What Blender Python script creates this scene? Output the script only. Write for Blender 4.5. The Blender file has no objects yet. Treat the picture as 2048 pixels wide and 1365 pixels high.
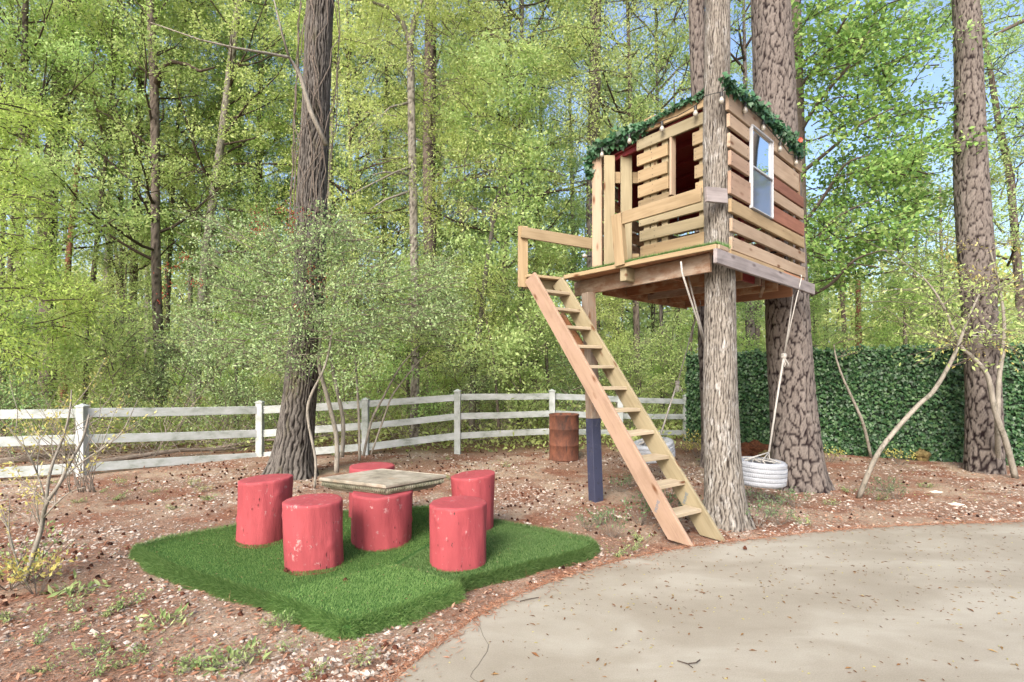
import bpy, bmesh, math, random
import numpy as np
from mathutils import Vector, Matrix

random.seed(7); np.random.seed(7)
scn = bpy.context.scene
COL = scn.collection

# ---------------------------------------------------------------- camera, sky, sun, exposure
F, HX, HY, CH, GZ = 1060.0, 1024.0, 742.0, 1.65, -0.05      # survey of the photograph: focal length, vanishing line, eye height
cam_d = bpy.data.cameras.new('camera'); cam = bpy.data.objects.new('camera', cam_d); COL.objects.link(cam)
cam.location = (0, 0, CH); cam.rotation_euler = (math.radians(90), 0, 0)
cam_d.sensor_width = 36; cam_d.lens = 36 * F / 2048; cam_d.shift_y = (HY - 682.5) / 2048
cam_d.clip_start = 0.05; cam_d.clip_end = 2000
scn.camera = cam
SUN_EL, SUN_AZ = math.radians(37), math.radians(202)          # azimuth clockwise from +Y (behind the camera, a little left)
world = bpy.data.worlds.new('World'); scn.world = world; world.use_nodes = True
wn = world.node_tree; wn.nodes.clear()
wo = wn.nodes.new('ShaderNodeOutputWorld'); wb = wn.nodes.new('ShaderNodeBackground'); ws = wn.nodes.new('ShaderNodeTexSky')
ws.sky_type = 'NISHITA'; ws.sun_disc = False; ws.sun_elevation = SUN_EL; ws.sun_rotation = SUN_AZ
ws.air_density = 1.0; ws.dust_density = 4.5; ws.ozone_density = 1.2
wb.inputs['Strength'].default_value = 0.15
wn.links.new(ws.outputs[0], wb.inputs[0]); wn.links.new(wb.outputs[0], wo.inputs[0])
sl = bpy.data.lights.new('sun', 'SUN'); sl.energy = 1.5; sl.angle = math.radians(20); sl.color = (1.0, 0.965, 0.92)
so = bpy.data.objects.new('sun', sl); COL.objects.link(so)
sd = Vector((math.sin(SUN_AZ) * math.cos(SUN_EL), math.cos(SUN_AZ) * math.cos(SUN_EL), math.sin(SUN_EL)))
so.rotation_euler = sd.to_track_quat('Z', 'Y').to_euler()
scn.view_settings.view_transform = 'Standard'; scn.view_settings.look = 'None'
scn.view_settings.exposure = 1.32; scn.view_settings.gamma = 1.0; scn.view_settings.use_curve_mapping = False
scn.render.engine = 'CYCLES'
scn.cycles.max_bounces = 9; scn.cycles.diffuse_bounces = 6; scn.cycles.transmission_bounces = 5; scn.cycles.glossy_bounces = 2
scn.cycles.use_denoising = True

# ---------------------------------------------------------------- survey helpers
def smooth(a, b, x):
    t = np.clip((x - a) / (b - a), 0, 1); return t * t * (3 - 2 * t)
def gz(x, y):
    x = np.asarray(x, float); y = np.asarray(y, float)
    d = np.hypot(x - 4.3, y - 8.3)
    w = 0.012 * np.sin(x * 1.7 + y * .6) * np.sin(y * 1.3 - x * .5)
    far = smooth(14, 60, y) * 0.6
    near = smooth(2.5, 4.0, y)
    return GZ - 0.08 * (1 - smooth(0.4, 3.2, d)) + w * near + far * np.sin(x * .13 + 1) * .8
def P(x, y, Y):
    return Vector(((x - HX) / F * Y, Y, CH + (HY - y) / F * Y))
def G(x, y, z=None):
    zz = GZ if z is None else z
    for _ in range(4):
        Y = F * (CH - zz) / (y - HY); X = (x - HX) / F * Y
        if z is None: zz = float(gz(X, Y))
    return Vector((X, Y, zz))

# ---------------------------------------------------------------- object helpers
W = {}
def tag(o, label=None, cat=None, group=None, kind=None):
    if label: o['label'] = label
    if cat: o['category'] = cat
    if group: o['group'] = group
    if kind: o['kind'] = kind
    return o
def place(o, M, parent=None):
    W[o.name] = M.copy()
    if parent is not None:
        o.parent = parent; o.matrix_basis = W[parent.name].inverted() @ M
    else:
        o.matrix_basis = M
    return o
def empty(name, loc, label=None, cat=None, group=None, rz=0):
    o = bpy.data.objects.new(name, None); COL.objects.link(o); o.empty_display_size = .1
    place(o, Matrix.Translation(Vector(loc)) @ Matrix.Rotation(rz, 4, 'Z'))
    return tag(o, label, cat, group)
def add(name, me, M=None, parent=None):
    o = bpy.data.objects.new(name, me); COL.objects.link(o)
    if M is None: M = Matrix.Identity(4)
    return place(o, M, parent)
def copy_tree(root, M):
    r = root.copy(); COL.objects.link(r); r.matrix_basis = M; W[r.name] = M.copy()
    for ch in list(root.children):
        c = ch.copy(); COL.objects.link(c); c.parent = r; c.matrix_basis = ch.matrix_basis.copy()
        for g in ch.children:
            d = g.copy(); COL.objects.link(d); d.parent = c; d.matrix_basis = g.matrix_basis.copy()
    return r

def np_mesh(name, verts, loops, starts, mat, smooth_sh=False, attrs=None):
    me = bpy.data.meshes.new(name)
    me.vertices.add(len(verts)); me.vertices.foreach_set('co', np.ascontiguousarray(verts, dtype=np.float32).ravel())
    me.loops.add(len(loops)); me.loops.foreach_set('vertex_index', np.ascontiguousarray(loops, dtype=np.int32))
    me.polygons.add(len(starts)); me.polygons.foreach_set('loop_start', np.ascontiguousarray(starts, dtype=np.int32))
    if attrs:
        for k, v in attrs.items():
            a = me.attributes.new(k, 'FLOAT', 'POINT'); a.data.foreach_set('value', np.ascontiguousarray(v, dtype=np.float32))
    me.polygons.foreach_set('use_smooth', np.full(len(starts), smooth_sh, dtype=bool))
    me.update(calc_edges=True)
    if mat is not None: me.materials.append(mat)
    return me

class MB:
    """collects rings, boxes and tubes, and gives one mesh"""
    def __init__(s): s.v = []; s.f = []; s.n = 0
    def raw(s, vs, fs):
        s.v.extend([tuple(v) for v in vs]); s.f.extend([tuple(i + s.n for i in f) for f in fs]); s.n += len(vs)
    def box(s, c, size, M=None):
        x, y, z = size[0] / 2, size[1] / 2, size[2] / 2
        vs = [Vector((a * x, b * y, d * z)) for a in (-1, 1) for b in (-1, 1) for d in (-1, 1)]
        if M is not None: vs = [M @ v for v in vs]
        vs = [v + Vector(c) for v in vs]
        s.raw(vs, [(0, 1, 3, 2), (4, 6, 7, 5), (0, 4, 5, 1), (2, 3, 7, 6), (0, 2, 6, 4), (1, 5, 7, 3)])
    def tube(s, pts, rad, sides=5, cap=True):
        pts = [Vector(p) for p in pts]; n = len(pts)
        if not hasattr(rad, '__len__'): rad = [rad] * n
        ref = None; base = s.n
        for i, p in enumerate(pts):
            d = (pts[min(i + 1, n - 1)] - pts[max(i - 1, 0)])
            if d.length < 1e-9: d = Vector((0, 0, 1))
            d.normalize()
            if ref is None:
                ref = Vector((1, 0, 0)) if abs(d.x) < .9 else Vector((0, 1, 0))
            a = (ref - d * ref.dot(d)); a.normalize(); b = d.cross(a); ref = a
            for k in range(sides):
                t = 2 * math.pi * k / sides
                q = p + (a * math.cos(t) + b * math.sin(t)) * rad[i]
                s.v.append((q.x, q.y, q.z))
        for i in range(n - 1):
            for k in range(sides):
                k2 = (k + 1) % sides
                s.f.append((base + i * sides + k, base + i * sides + k2, base + (i + 1) * sides + k2, base + (i + 1) * sides + k))
        if cap:
            s.f.append(tuple(base + k for k in reversed(range(sides)))); s.f.append(tuple(base + (n - 1) * sides + k for k in range(sides)))
        s.n += n * sides
    def mesh(s, name, mat, sm=False):
        me = bpy.data.meshes.new(name); me.from_pydata(s.v, [], s.f); me.update()
        if mat is not None: me.materials.append(mat)
        if sm: me.polygons.foreach_set('use_smooth', [True] * len(me.polygons))
        return me
    def obj(s, name, mat, parent=None, sm=False):
        return add(name, s.mesh(name, mat, sm), None if parent is None else Matrix.Identity(4), parent)

def bevelled_box(name, sx, sy, sz, mat, bev=.004, wob=0.0, taper=None):
    bm = bmesh.new(); bmesh.ops.create_cube(bm, size=1)
    for v in bm.verts: v.co = Vector((v.co.x * sx, v.co.y * sy, v.co.z * sz))
    if wob:
        cuts = max(2, int(sx / .35))
        es = [e for e in bm.edges if abs((e.verts[0].co - e.verts[1].co).x) > sx * .9]
        bmesh.ops.subdivide_edges(bm, edges=es, cuts=cuts, use_grid_fill=True)
        ph = random.random() * 6
        for v in bm.verts:
            v.co.z += wob * math.sin(v.co.x * 2.3 + ph); v.co.y += wob * .6 * math.sin(v.co.x * 3.1 + ph * 2)
    if bev: bmesh.ops.bevel(bm, geom=[e for e in bm.edges if e.calc_face_angle(0) > .5], offset=bev, segments=1, affect='EDGES')
    if taper:
        for v in bm.verts: taper(v)
    me = bpy.data.meshes.new(name); bm.to_mesh(me); bm.free(); me.materials.append(mat)
    return me
def beam(name, parent, p0, p1, w, th, mat, side=None, bev=.004, wob=.0015, label=None):
    """timber from p0 to p1; w = width across (along up), th = thickness (along the horizontal side vector)"""
    p0, p1 = Vector(p0), Vector(p1); X = p1 - p0; L = X.length; X.normalize()
    if side is None:
        s_ = X.cross(Vector((0, 0, 1)))
        if s_.length < 1e-3: s_ = Vector((1, 0, 0))
    else: s_ = Vector(side)
    s_ = (s_ - X * s_.dot(X)).normalized(); Z = X.cross(s_)
    M = Matrix(((X.x, s_.x, Z.x, 0), (X.y, s_.y, Z.y, 0), (X.z, s_.z, Z.z, 0), (0, 0, 0, 1)))
    c = (p0 + p1) / 2
    o = add(name, bevelled_box(name, L, th, w, mat, bev, wob), Matrix.Translation(c) @ M, parent)
    if label: o['label'] = label
    return o

# ---------------------------------------------------------------- materials
def new_mat(name):
    m = bpy.data.materials.new(name); m.use_nodes = True; nt = m.node_tree; nt.nodes.clear()
    out = nt.nodes.new('ShaderNodeOutputMaterial'); b = nt.nodes.new('ShaderNodeBsdfPrincipled')
    nt.links.new(b.outputs[0], out.inputs[0]); return m, nt, b, out
def N(nt, t, **kw):
    n = nt.nodes.new('ShaderNode' + t)
    for k, v in kw.items():
        if k in n.inputs: n.inputs[k].default_value = v
        else: setattr(n, k, v)
    return n
def coords(nt, scale=(1, 1, 1), kind='Object', rot=(0, 0, 0), rnd=False):
    tc = N(nt, 'TexCoord'); mp = N(nt, 'Mapping'); mp.inputs['Scale'].default_value = scale; mp.inputs['Rotation'].default_value = rot
    nt.links.new(tc.outputs[kind], mp.inputs[0])
    if rnd:
        oi = N(nt, 'ObjectInfo'); mu = N(nt, 'Math', operation='MULTIPLY'); mu.inputs[1].default_value = 57.0
        nt.links.new(oi.outputs['Random'], mu.inputs[0]); cb = N(nt, 'CombineXYZ')
        for i in range(3): nt.links.new(mu.outputs[0], cb.inputs[i])
        nt.links.new(cb.outputs[0], mp.inputs['Location'])
    return mp.outputs[0]
def noise(nt, vec, scale, detail=5, rough=.6, dist=0):
    n = N(nt, 'TexNoise'); n.inputs['Scale'].default_value = scale; n.inputs['Detail'].default_value = detail
    n.inputs['Roughness'].default_value = rough; n.inputs['Distortion'].default_value = dist
    nt.links.new(vec, n.inputs['Vector']); return n.outputs['Fac']
def ramp(nt, fac, stops, interp='LINEAR'):
    r = N(nt, 'ValToRGB'); cr = r.color_ramp; cr.interpolation = interp
    while len(cr.elements) < len(stops): cr.elements.new(.5)
    for e, (p, c) in zip(cr.elements, stops):
        e.position = p; e.color = (*c, 1) if len(c) == 3 else c
    nt.links.new(fac, r.inputs[0]); return r.outputs[0]
def mixc(nt, fac, a, b, mode='MIX'):
    m = N(nt, 'Mix', data_type='RGBA', blend_type=mode)
    for sock, v in ((m.inputs[0], fac), (m.inputs[6], a), (m.inputs[7], b)):
        if isinstance(v, (int, float)): sock.default_value = v
        elif isinstance(v, tuple): sock.default_value = (*v, 1)
        else: nt.links.new(v, sock)
    return m.outputs[2]
def bump(nt, b, h, strength=.4, dist=.01):
    bp = N(nt, 'Bump'); bp.inputs['Strength'].default_value = strength; bp.inputs['Distance'].default_value = dist
    nt.links.new(h, bp.inputs['Height']); nt.links.new(bp.outputs[0], b.inputs['Normal']); return bp
def step(nt, v, lo, hi):
    m = N(nt, 'MapRange'); m.inputs[1].default_value = lo; m.inputs[2].default_value = hi
    nt.links.new(v, m.inputs[0]); return m.outputs[0]

def wood(name, light, mid, dark, var=.25, knot=(.12, .05, .02), stain=None, rough=.75):
    m, nt, b, _ = new_mat(name)
    v = coords(nt, (1.2, 22, 22), rnd=True); g = noise(nt, v, 1.0, 6, .65, .6)
    v2 = coords(nt, (.8, 3.5, 3.5), rnd=True); g2 = noise(nt, v2, 1.6, 3, .5, 1.2)
    c = ramp(nt, g, [(.28, dark), (.5, mid), (.72, light)])
    c2 = ramp(nt, g2, [(.3, tuple(x * .72 for x in mid)), (.6, light)])
    c = mixc(nt, .45, c, c2)
    # knots
    vk = coords(nt, (2.4, 7, 7), rnd=True); vo = N(nt, 'TexVoronoi'); vo.inputs['Scale'].default_value = 1.0
    nt.links.new(vk, vo.inputs['Vector']); k = step(nt, vo.outputs['Distance'], .19, .06)
    c = mixc(nt, k, c, knot)
    oi = N(nt, 'ObjectInfo'); r = ramp(nt, oi.outputs['Random'], [(0, (1 - var,) * 3), (.5, (1, 1 - var * .15, 1 - var * .3)), (1, (1.0, 1.0, 1.0))])
    c = mixc(nt, 1.0, c, r, 'MULTIPLY')
    if stain:
        vs = coords(nt, (1.5, 3, 3), rnd=True); s_ = noise(nt, vs, 2.2, 6, .7)
        c = mixc(nt, step(nt, s_, .45, .62), c, stain)
    nt.links.new(c, b.inputs['Base Color']); b.inputs['Roughness'].default_value = rough; b.inputs['Specular IOR Level'].default_value = .3
    bump(nt, b, g, .35, .004); return m
M = {}
M['pine'] = wood('new_pine', (.395, .31, .195), (.32, .24, .138), (.21, .15, .08), .3)
M['pinegreen'] = wood('treated_pine', (.345, .30, .20), (.285, .243, .15), (.20, .16, .095), .2)
M['pinepale'] = wood('pale_pine', (.41, .32, .235), (.345, .255, .18), (.24, .17, .11), .2)
M['tread'] = wood('tread_pine', (.47, .40, .295), (.39, .32, .22), (.27, .21, .13), .15)
M['cedar'] = wood('reddish_pine', (.36, .26, .19), (.30, .205, .145), (.19, .12, .08), .15, stain=(.33, .225, .165))
M['redplank'] = wood('red_stained_plank', (.30, .14, .095), (.24, .105, .07), (.15, .06, .04), .2)
M['grey'] = wood('weathered_grey', (.34, .31, .31), (.25, .225, .225), (.12, .10, .10), .15, (.07, .05, .05))
M['greybrown'] = wood('weathered_brown', (.36, .30, .24), (.27, .21, .16), (.14, .095, .065), .25, stain=(.20, .12, .075))
M['rustwood'] = wood('old_joist', (.30, .15, .075), (.22, .09, .04), (.10, .035, .015), .3, stain=(.33, .22, .13))
M['deck_under'] = wood('deck_board', (.44, .25, .15), (.36, .18, .10), (.20, .09, .05), .3)
M['end'] = wood('end_grain', (.38, .18, .06), (.30, .13, .045), (.18, .07, .02), .2)

def paint(name, col, chip1, chip2, amount=.66, rough=.55, scale=9, var=.08, clus=False):
    m, nt, b, _ = new_mat(name)
    v = coords(nt, (1, 1, .75), rnd=True); n1 = noise(nt, v, scale, 8, .7); n2 = noise(nt, coords(nt, (1.2, 1.2, .5), rnd=True), scale * 1.4, 6, .7)
    big = noise(nt, coords(nt, rnd=True), 2.2, 4, .6)
    base = mixc(nt, big, tuple(x * (1 - var * 3) for x in col), tuple(min(1, x * (1 + var * 2) + var * .12) for x in col))
    if clus:
        cl = step(nt, noise(nt, coords(nt, rnd=True), 3.3, 3, .5), .46, .60); mm = N(nt, 'Math', operation='MULTIPLY'); nt.links.new(step(nt, n1, amount - .035, amount - .01), mm.inputs[0]); nt.links.new(cl, mm.inputs[1]); c = mixc(nt, mm.outputs[0], base, chip1)
        st = noise(nt, coords(nt, (1.6, 1.6, .25), rnd=True), 7, 6, .7); c = mixc(nt, step(nt, st, .56, .85), c, tuple(x * .62 for x in col))
    else: c = mixc(nt, step(nt, n1, amount, amount + .02), base, chip1)
    c = mixc(nt, step(nt, n2, amount + .02, amount + .04), c, chip2)
    nt.links.new(c, b.inputs['Base Color']); b.inputs['Roughness'].default_value = rough
    fine = noise(nt, coords(nt, (1, 1, .22), rnd=True), 20, 7, .72); bump(nt, b, fine, .7, .012); return m
M['redpaint'] = paint('red_paint', (.31, .042, .052), (.36, .20, .195), (.05, .02, .02), .635, .75, 17, .13, True)
M['bluepaint'] = paint('navy_paint', (.026, .031, .066), (.06, .065, .09), (.02, .02, .03), .60)
M['redwall'] = paint('red_wall', (.17, .008, .010), (.2, .01, .01), (.1, .01, .01), .70)
def simple(name, col, rough=.6, spec=.4, nscale=None, var=.2, bmp=.2, metal=0):
    m, nt, b, _ = new_mat(name)
    if nscale:
        n = noise(nt, coords(nt, rnd=True), nscale, 6, .65)
        c = ramp(nt, n, [(.3, tuple(x * (1 - var) for x in col)), (.7, tuple(min(1, x * (1 + var)) for x in col))])
        nt.links.new(c, b.inputs['Base Color']); bump(nt, b, n, bmp, .005)
    else: b.inputs['Base Color'].default_value = (*col, 1)
    b.inputs['Roughness'].default_value = rough; b.inputs['Specular IOR Level'].default_value = spec; b.inputs['Metallic'].default_value = metal
    return m
M['tyre'] = simple('white_tyre_paint', (.33, .35, .385), .55, .4, 14, .14)
M['rope'] = simple('rope', (.38, .365, .34), .85, .2, 60, .2)
M['black'] = simple('black_plastic', (.015, .015, .016), .5)
M['gap_shade'] = simple('painted_gap_shade', (.05, .01, .01), .8)  # dark tone standing for the shade in the gap under the roof board
M['white'] = simple('white_vinyl_window', (.40, .415, .44), .4)
M['screen'] = simple('insect_screen', (.11, .12, .145), .55, .5)
M['flower'] = simple('red_flower', (.6, .08, .05), .6)
M['berry'] = simple('red_berry', (.27, .035, .015), .35)
M['bulb'] = simple('bulb_glass', (.33, .31, .27), .08, 1.0)
M['rock'] = simple('moss_rock', (.15, .115, .05), .9, .2, 8, .4, .6)
M['darksoil'] = simple('bark_mulch', (.10, .04, .022), .95, .1, 24, .5, .9)
# vinyl fence: chalky white with green-grey algae
m, nt, b, _ = new_mat('fence_vinyl')
n = noise(nt, coords(nt, (1, 1, 2), rnd=True), 3.5, 7, .7); n2 = noise(nt, coords(nt, (6, 6, 30), rnd=True), 3, 5, .7)
c = ramp(nt, n, [(.32, (.20, .23, .20)), (.48, (.36, .395, .385)), (.66, (.46, .49, .51))])
c = mixc(nt, step(nt, n2, .60, .72), c, (.36, .39, .34)); nt.links.new(c, b.inputs['Base Color']); b.inputs['Roughness'].default_value = .5
M['vinyl'] = m
# rust drum
m, nt, b, _ = new_mat('rusty_steel')
n = noise(nt, coords(nt, (1, 1, .5)), 5, 8, .72); n2 = noise(nt, coords(nt, (3, 3, .6)), 4, 6, .7)
c = ramp(nt, n, [(.3, (.035, .017, .012)), (.45, (.095, .034, .019)), (.62, (.17, .062, .034)), (.75, (.23, .105, .065))])
c = mixc(nt, step(nt, n2, .58, .66), c, (.04, .022, .018)); nt.links.new(c, b.inputs['Base Color']); b.inputs['Roughness'].default_value = .85
bump(nt, b, n, .4, .01); M['rust'] = m
# stone table
m, nt, b, _ = new_mat('mossy_cast_stone')
n = noise(nt, coords(nt), 6, 8, .7); n2 = noise(nt, coords(nt), 2.4, 5, .6)
c = ramp(nt, n, [(.3, (.13, .115, .085)), (.5, (.25, .225, .175)), (.7, (.37, .34, .285))])
c = mixc(nt, step(nt, n2, .52, .68), c, (.28, .18, .11)); nt.links.new(c, b.inputs['Base Color']); b.inputs['Roughness'].default_value = .9
bump(nt, b, n, .5, .006); M['stone'] = m
m, nt, b, _ = new_mat('mossy_stone_moulding')
n = noise(nt, coords(nt), 9, 8, .7)
c = ramp(nt, n, [(.32, (.06, .065, .035)), (.5, (.17, .165, .11)), (.7, (.30, .28, .215))])
nt.links.new(c, b.inputs['Base Color']); b.inputs['Roughness'].default_value = .9; bump(nt, b, n, .5, .006); M['stone2'] = m
# window glass: reflects the sky
m, nt, b, out = new_mat('window_glass')
gl = N(nt, 'BsdfGlossy'); gl.inputs['Roughness'].default_value = .02; gl.inputs['Color'].default_value = (.85, .9, .95, 1)
b.inputs['Base Color'].default_value = (.03, .04, .05, 1); b.inputs['Roughness'].default_value = .1
mx = N(nt, 'MixShader'); mx.inputs[0].default_value = .85; nt.links.new(b.outputs[0], mx.inputs[1]); nt.links.new(gl.outputs[0], mx.inputs[2]); nt.links.new(mx.outputs[0], out.inputs[0])
M['glass'] = m

def leafmat(name, a, bcol, cc, transl=.4, rough=.55, tint=.15, spec=.35):
    m, nt, b, out = new_mat(name)
    g = N(nt, 'NewGeometry'); c = ramp(nt, g.outputs['Random Per Island'], [(0, a), (.5, bcol), (1, cc)])
    oi = N(nt, 'ObjectInfo'); r = ramp(nt, oi.outputs['Random'], [(0, (1 - tint, 1, 1 - tint)), (.5, (1, 1, 1)), (1, (1, 1 - tint * .15, 1 - tint * .5))])
    c = mixc(nt, 1.0, c, r, 'MULTIPLY')
    nt.links.new(c, b.inputs['Base Color']); b.inputs['Roughness'].default_value = rough; b.inputs['Specular IOR Level'].default_value = spec
    tr = N(nt, 'BsdfTranslucent'); nt.links.new(c, tr.inputs[0]); mx = N(nt, 'MixShader'); mx.inputs[0].default_value = transl
    nt.links.new(b.outputs[0], mx.inputs[1]); nt.links.new(tr.outputs[0], mx.inputs[2]); nt.links.new(mx.outputs[0], out.inputs[0]); return m
M['spring'] = leafmat('spring_leaf', (.42, .53, .17), (.53, .63, .23), (.64, .71, .33), .5)
M['spring2'] = leafmat('spring_leaf_deep', (.33, .47, .17), (.44, .57, .22), (.56, .66, .30), .5)
M['feather'] = leafmat('feathery_leaf', (.38, .49, .12), (.48, .59, .15), (.60, .67, .22), .5)
M['yellow'] = leafmat('yellow_leaf', (.46, .42, .12), (.58, .52, .16), (.64, .60, .26), .45)
M['holly'] = leafmat('holly_leaf', (.19, .29, .12), (.31, .42, .19), (.47, .56, .30), .3)
M['maple'] = leafmat('maple_leaf', (.17, .34, .10), (.28, .47, .13), (.44, .60, .21), .45)
M['ivy'] = leafmat('ivy_leaf', (.018, .065, .028), (.035, .11, .045), (.07, .17, .075), .15, .45, .05, .5)
M['hedge'] = leafmat('hedge_leaf', (.015, .048, .020), (.034, .094, .034), (.090, .17, .065), .1, .45, .05, .45)
M['weed'] = leafmat('weed_leaf', (.20, .29, .10), (.30, .39, .15), (.44, .50, .24), .4)
M['weedgrey'] = leafmat('grey_weed_leaf', (.09, .15, .07), (.15, .22, .11), (.22, .29, .15), .35)
def turfmat(nm, k): return leafmat(nm, *[tuple(x * k for x in c_) for c_ in ((.075, .155, .035), (.13, .235, .065), (.21, .32, .115))], .25, .6, 0)
M['turf_m'] = turfmat('turf_blade_main', 1.0); M['turf_r'] = turfmat('turf_blade_dark', .74); M['turf_f'] = turfmat('turf_blade_light', 1.2)
M['turf'] = leafmat('turf_blade', (.065, .15, .035), (.115, .225, .065), (.19, .31, .11), .25, .6, .22)
M['needle'] = leafmat('pine_needle_green', (.04, .09, .03), (.07, .13, .045), (.12, .18, .07), .3)
M['turfbase'] = simple('turf_backing', (.055, .13, .035), .9, .1)
M['wooddark'] = leafmat('far_leaf', (.38, .47, .15), (.50, .58, .20), (.62, .67, .29), .5)
M['litter'] = leafmat('dead_litter', (.19, .085, .05), (.30, .155, .10), (.42, .28, .20), .1, .9, .0, .1)
M['strawlit'] = leafmat('pine_straw', (.24, .10, .055), (.33, .165, .10), (.44, .27, .18), .1, .85, .0, .1)
M['catkin'] = leafmat('catkin', (.10, .045, .02), (.19, .09, .04), (.30, .20, .08), .1, .85, .0, .1)
M['gumball'] = leafmat('gumball', (.022, .010, .008), (.045, .02, .014), (.09, .035, .022), 0, .9, .0, .1)
M['gravel'] = leafmat('gravel_stone', (.22, .175, .145), (.34, .285, .24), (.48, .43, .38), 0, .9, .0, .1)
M['twig'] = simple('grey_twig', (.15, .125, .105), .9, .1, 20, .35)
M['twigdark'] = simple('dark_branch', (.065, .05, .04), .9, .1, 20, .35)
M['brush'] = simple('brushwood', (.22, .185, .155), .9, .1, 12, .4)

def barkmat(name, plate_a, plate_b, crack, lichen=None, moss=None, fine=60):
    m, nt, b, _ = new_mat(name)
    at = N(nt, 'Attribute'); at.attribute_name = 'crack'; ac = N(nt, 'Attribute'); ac.attribute_name = 'cell'
    n = noise(nt, coords(nt, (1, 1, .5)), fine, 6, .7)
    c = mixc(nt, ac.outputs['Fac'], plate_a, plate_b)
    c = mixc(nt, .55, c, ramp(nt, n, [(.25, tuple(x * .55 for x in plate_a)), (.7, tuple(min(1, x * 1.25) for x in plate_b))]))
    if lichen:
        l = noise(nt, coords(nt, (1, 1, .45)), 11, 8, .75); c = mixc(nt, step(nt, l, .52, .62), c, lichen)
    if moss:
        l = noise(nt, coords(nt, (1, 1, .3)), 2.0, 8, .7); c = mixc(nt, step(nt, l, .56, .70), c, moss)
    c = mixc(nt, at.outputs['Fac'], c, crack)  # fissures: darker bark, with the shade inside them put into the colour
    nt.links.new(c, b.inputs['Base Color']); b.inputs['Roughness'].default_value = .95; b.inputs['Specular IOR Level'].default_value = .15
    bump(nt, b, n, .5, .008); return m
M['bark_oak'] = barkmat('grey_oak_bark', (.15, .13, .11), (.26, .24, .21), (.028, .022, .019), lichen=(.36, .35, .33), moss=(.075, .064, .055))
M['bark_dark'] = barkmat('dark_oak_bark', (.066, .059, .052), (.172, .158, .144), (.010, .008, .007), moss=(.085, .08, .035))
M['bark_pine'] = barkmat('pine_bark', (.108, .090, .080), (.195, .171, .156), (.014, .009, .010), fine=45)
M['bark_grey'] = barkmat('forest_bark', (.085, .067, .055), (.165, .138, .118), (.03, .023, .019), fine=30)
M['bark_birch'] = barkmat('pale_bark', (.20, .18, .15), (.33, .31, .27), (.07, .06, .05), fine=14, lichen=(.11, .105, .08))
M['bark_snag'] = barkmat('red_snag_bark', (.17, .075, .045), (.25, .12, .08), (.05, .025, .018), fine=20)

# ground
m, nt, b, _ = new_mat('forest_floor')
v = coords(nt)
big = noise(nt, v, .75, 5, .6); mid = noise(nt, v, 5, 7, .7); fine = noise(nt, v, 55, 6, .75)
soil = ramp(nt, fine, [(.3, (.10, .058, .04)), (.48, (.22, .14, .10)), (.62, (.33, .23, .175)), (.75, (.46, .38, .32))])
sand = ramp(nt, fine, [(.3, (.22, .16, .115)), (.55, (.38, .295, .22)), (.75, (.50, .43, .36))])
c = mixc(nt, step(nt, big, .47, .58), soil, sand)
straw = ramp(nt, noise(nt, coords(nt, (3, 14, 3), rot=(0, 0, .5)), 9, 6, .75, .8), [(.3, (.10, .042, .026)), (.55, (.24, .12, .08)), (.75, (.36, .23, .165))])
c = mixc(nt, step(nt, noise(nt, v, 1.3, 5, .6), .5, .6), c, straw)
# pale grit: small stones between the litter
vo = N(nt, 'TexVoronoi'); vo.inputs['Scale'].default_value = 38; nt.links.new(v, vo.inputs['Vector'])
gm = N(nt, 'Math', operation='MULTIPLY'); nt.links.new(step(nt, vo.outputs['Distance'], .34, .24), gm.inputs[0]); nt.links.new(step(nt, mid, .50, .60), gm.inputs[1])
c = mixc(nt, gm.outputs[0], c, (.42, .36, .30))
# woodland floor beyond the fence: leaf mould
sx = N(nt, 'SeparateXYZ'); nt.links.new(v, sx.inputs[0]); c = mixc(nt, step(nt, sx.outputs[1], 10.5, 13.5), c, mixc(nt, fine, (.12, .07, .04), (.26, .19, .11)))
nt.links.new(c, b.inputs['Base Color']); b.inputs['Roughness'].default_value = .95; b.inputs['Specular IOR Level'].default_value = .1
bump(nt, b, fine, .8, .02); M['ground'] = m
# concrete
m, nt, b, _ = new_mat('patio_concrete')
v = coords(nt); a1 = noise(nt, coords(nt, (1, 2.2, 1), rot=(0, 0, .35)), .9, 5, .55, .5); a2 = noise(nt, v, 6, 7, .7); a3 = noise(nt, v, 130, 3, .6)
c = ramp(nt, a1, [(.36, (.205, .180, .137)), (.5, (.255, .230, .182)), (.64, (.335, .315, .262))])
c = mixc(nt, .22, c, ramp(nt, a2, [(.3, (.21, .18, .135)), (.7, (.36, .325, .265))]))
c = mixc(nt, .22, c, ramp(nt, a3, [(.3, (.16, .135, .10)), (.7, (.46, .43, .37))]))
nt.links.new(c, b.inputs['Base Color']); b.inputs['Roughness'].default_value = .62; bump(nt, b, a2, .12, .004); M['concrete'] = m

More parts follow.
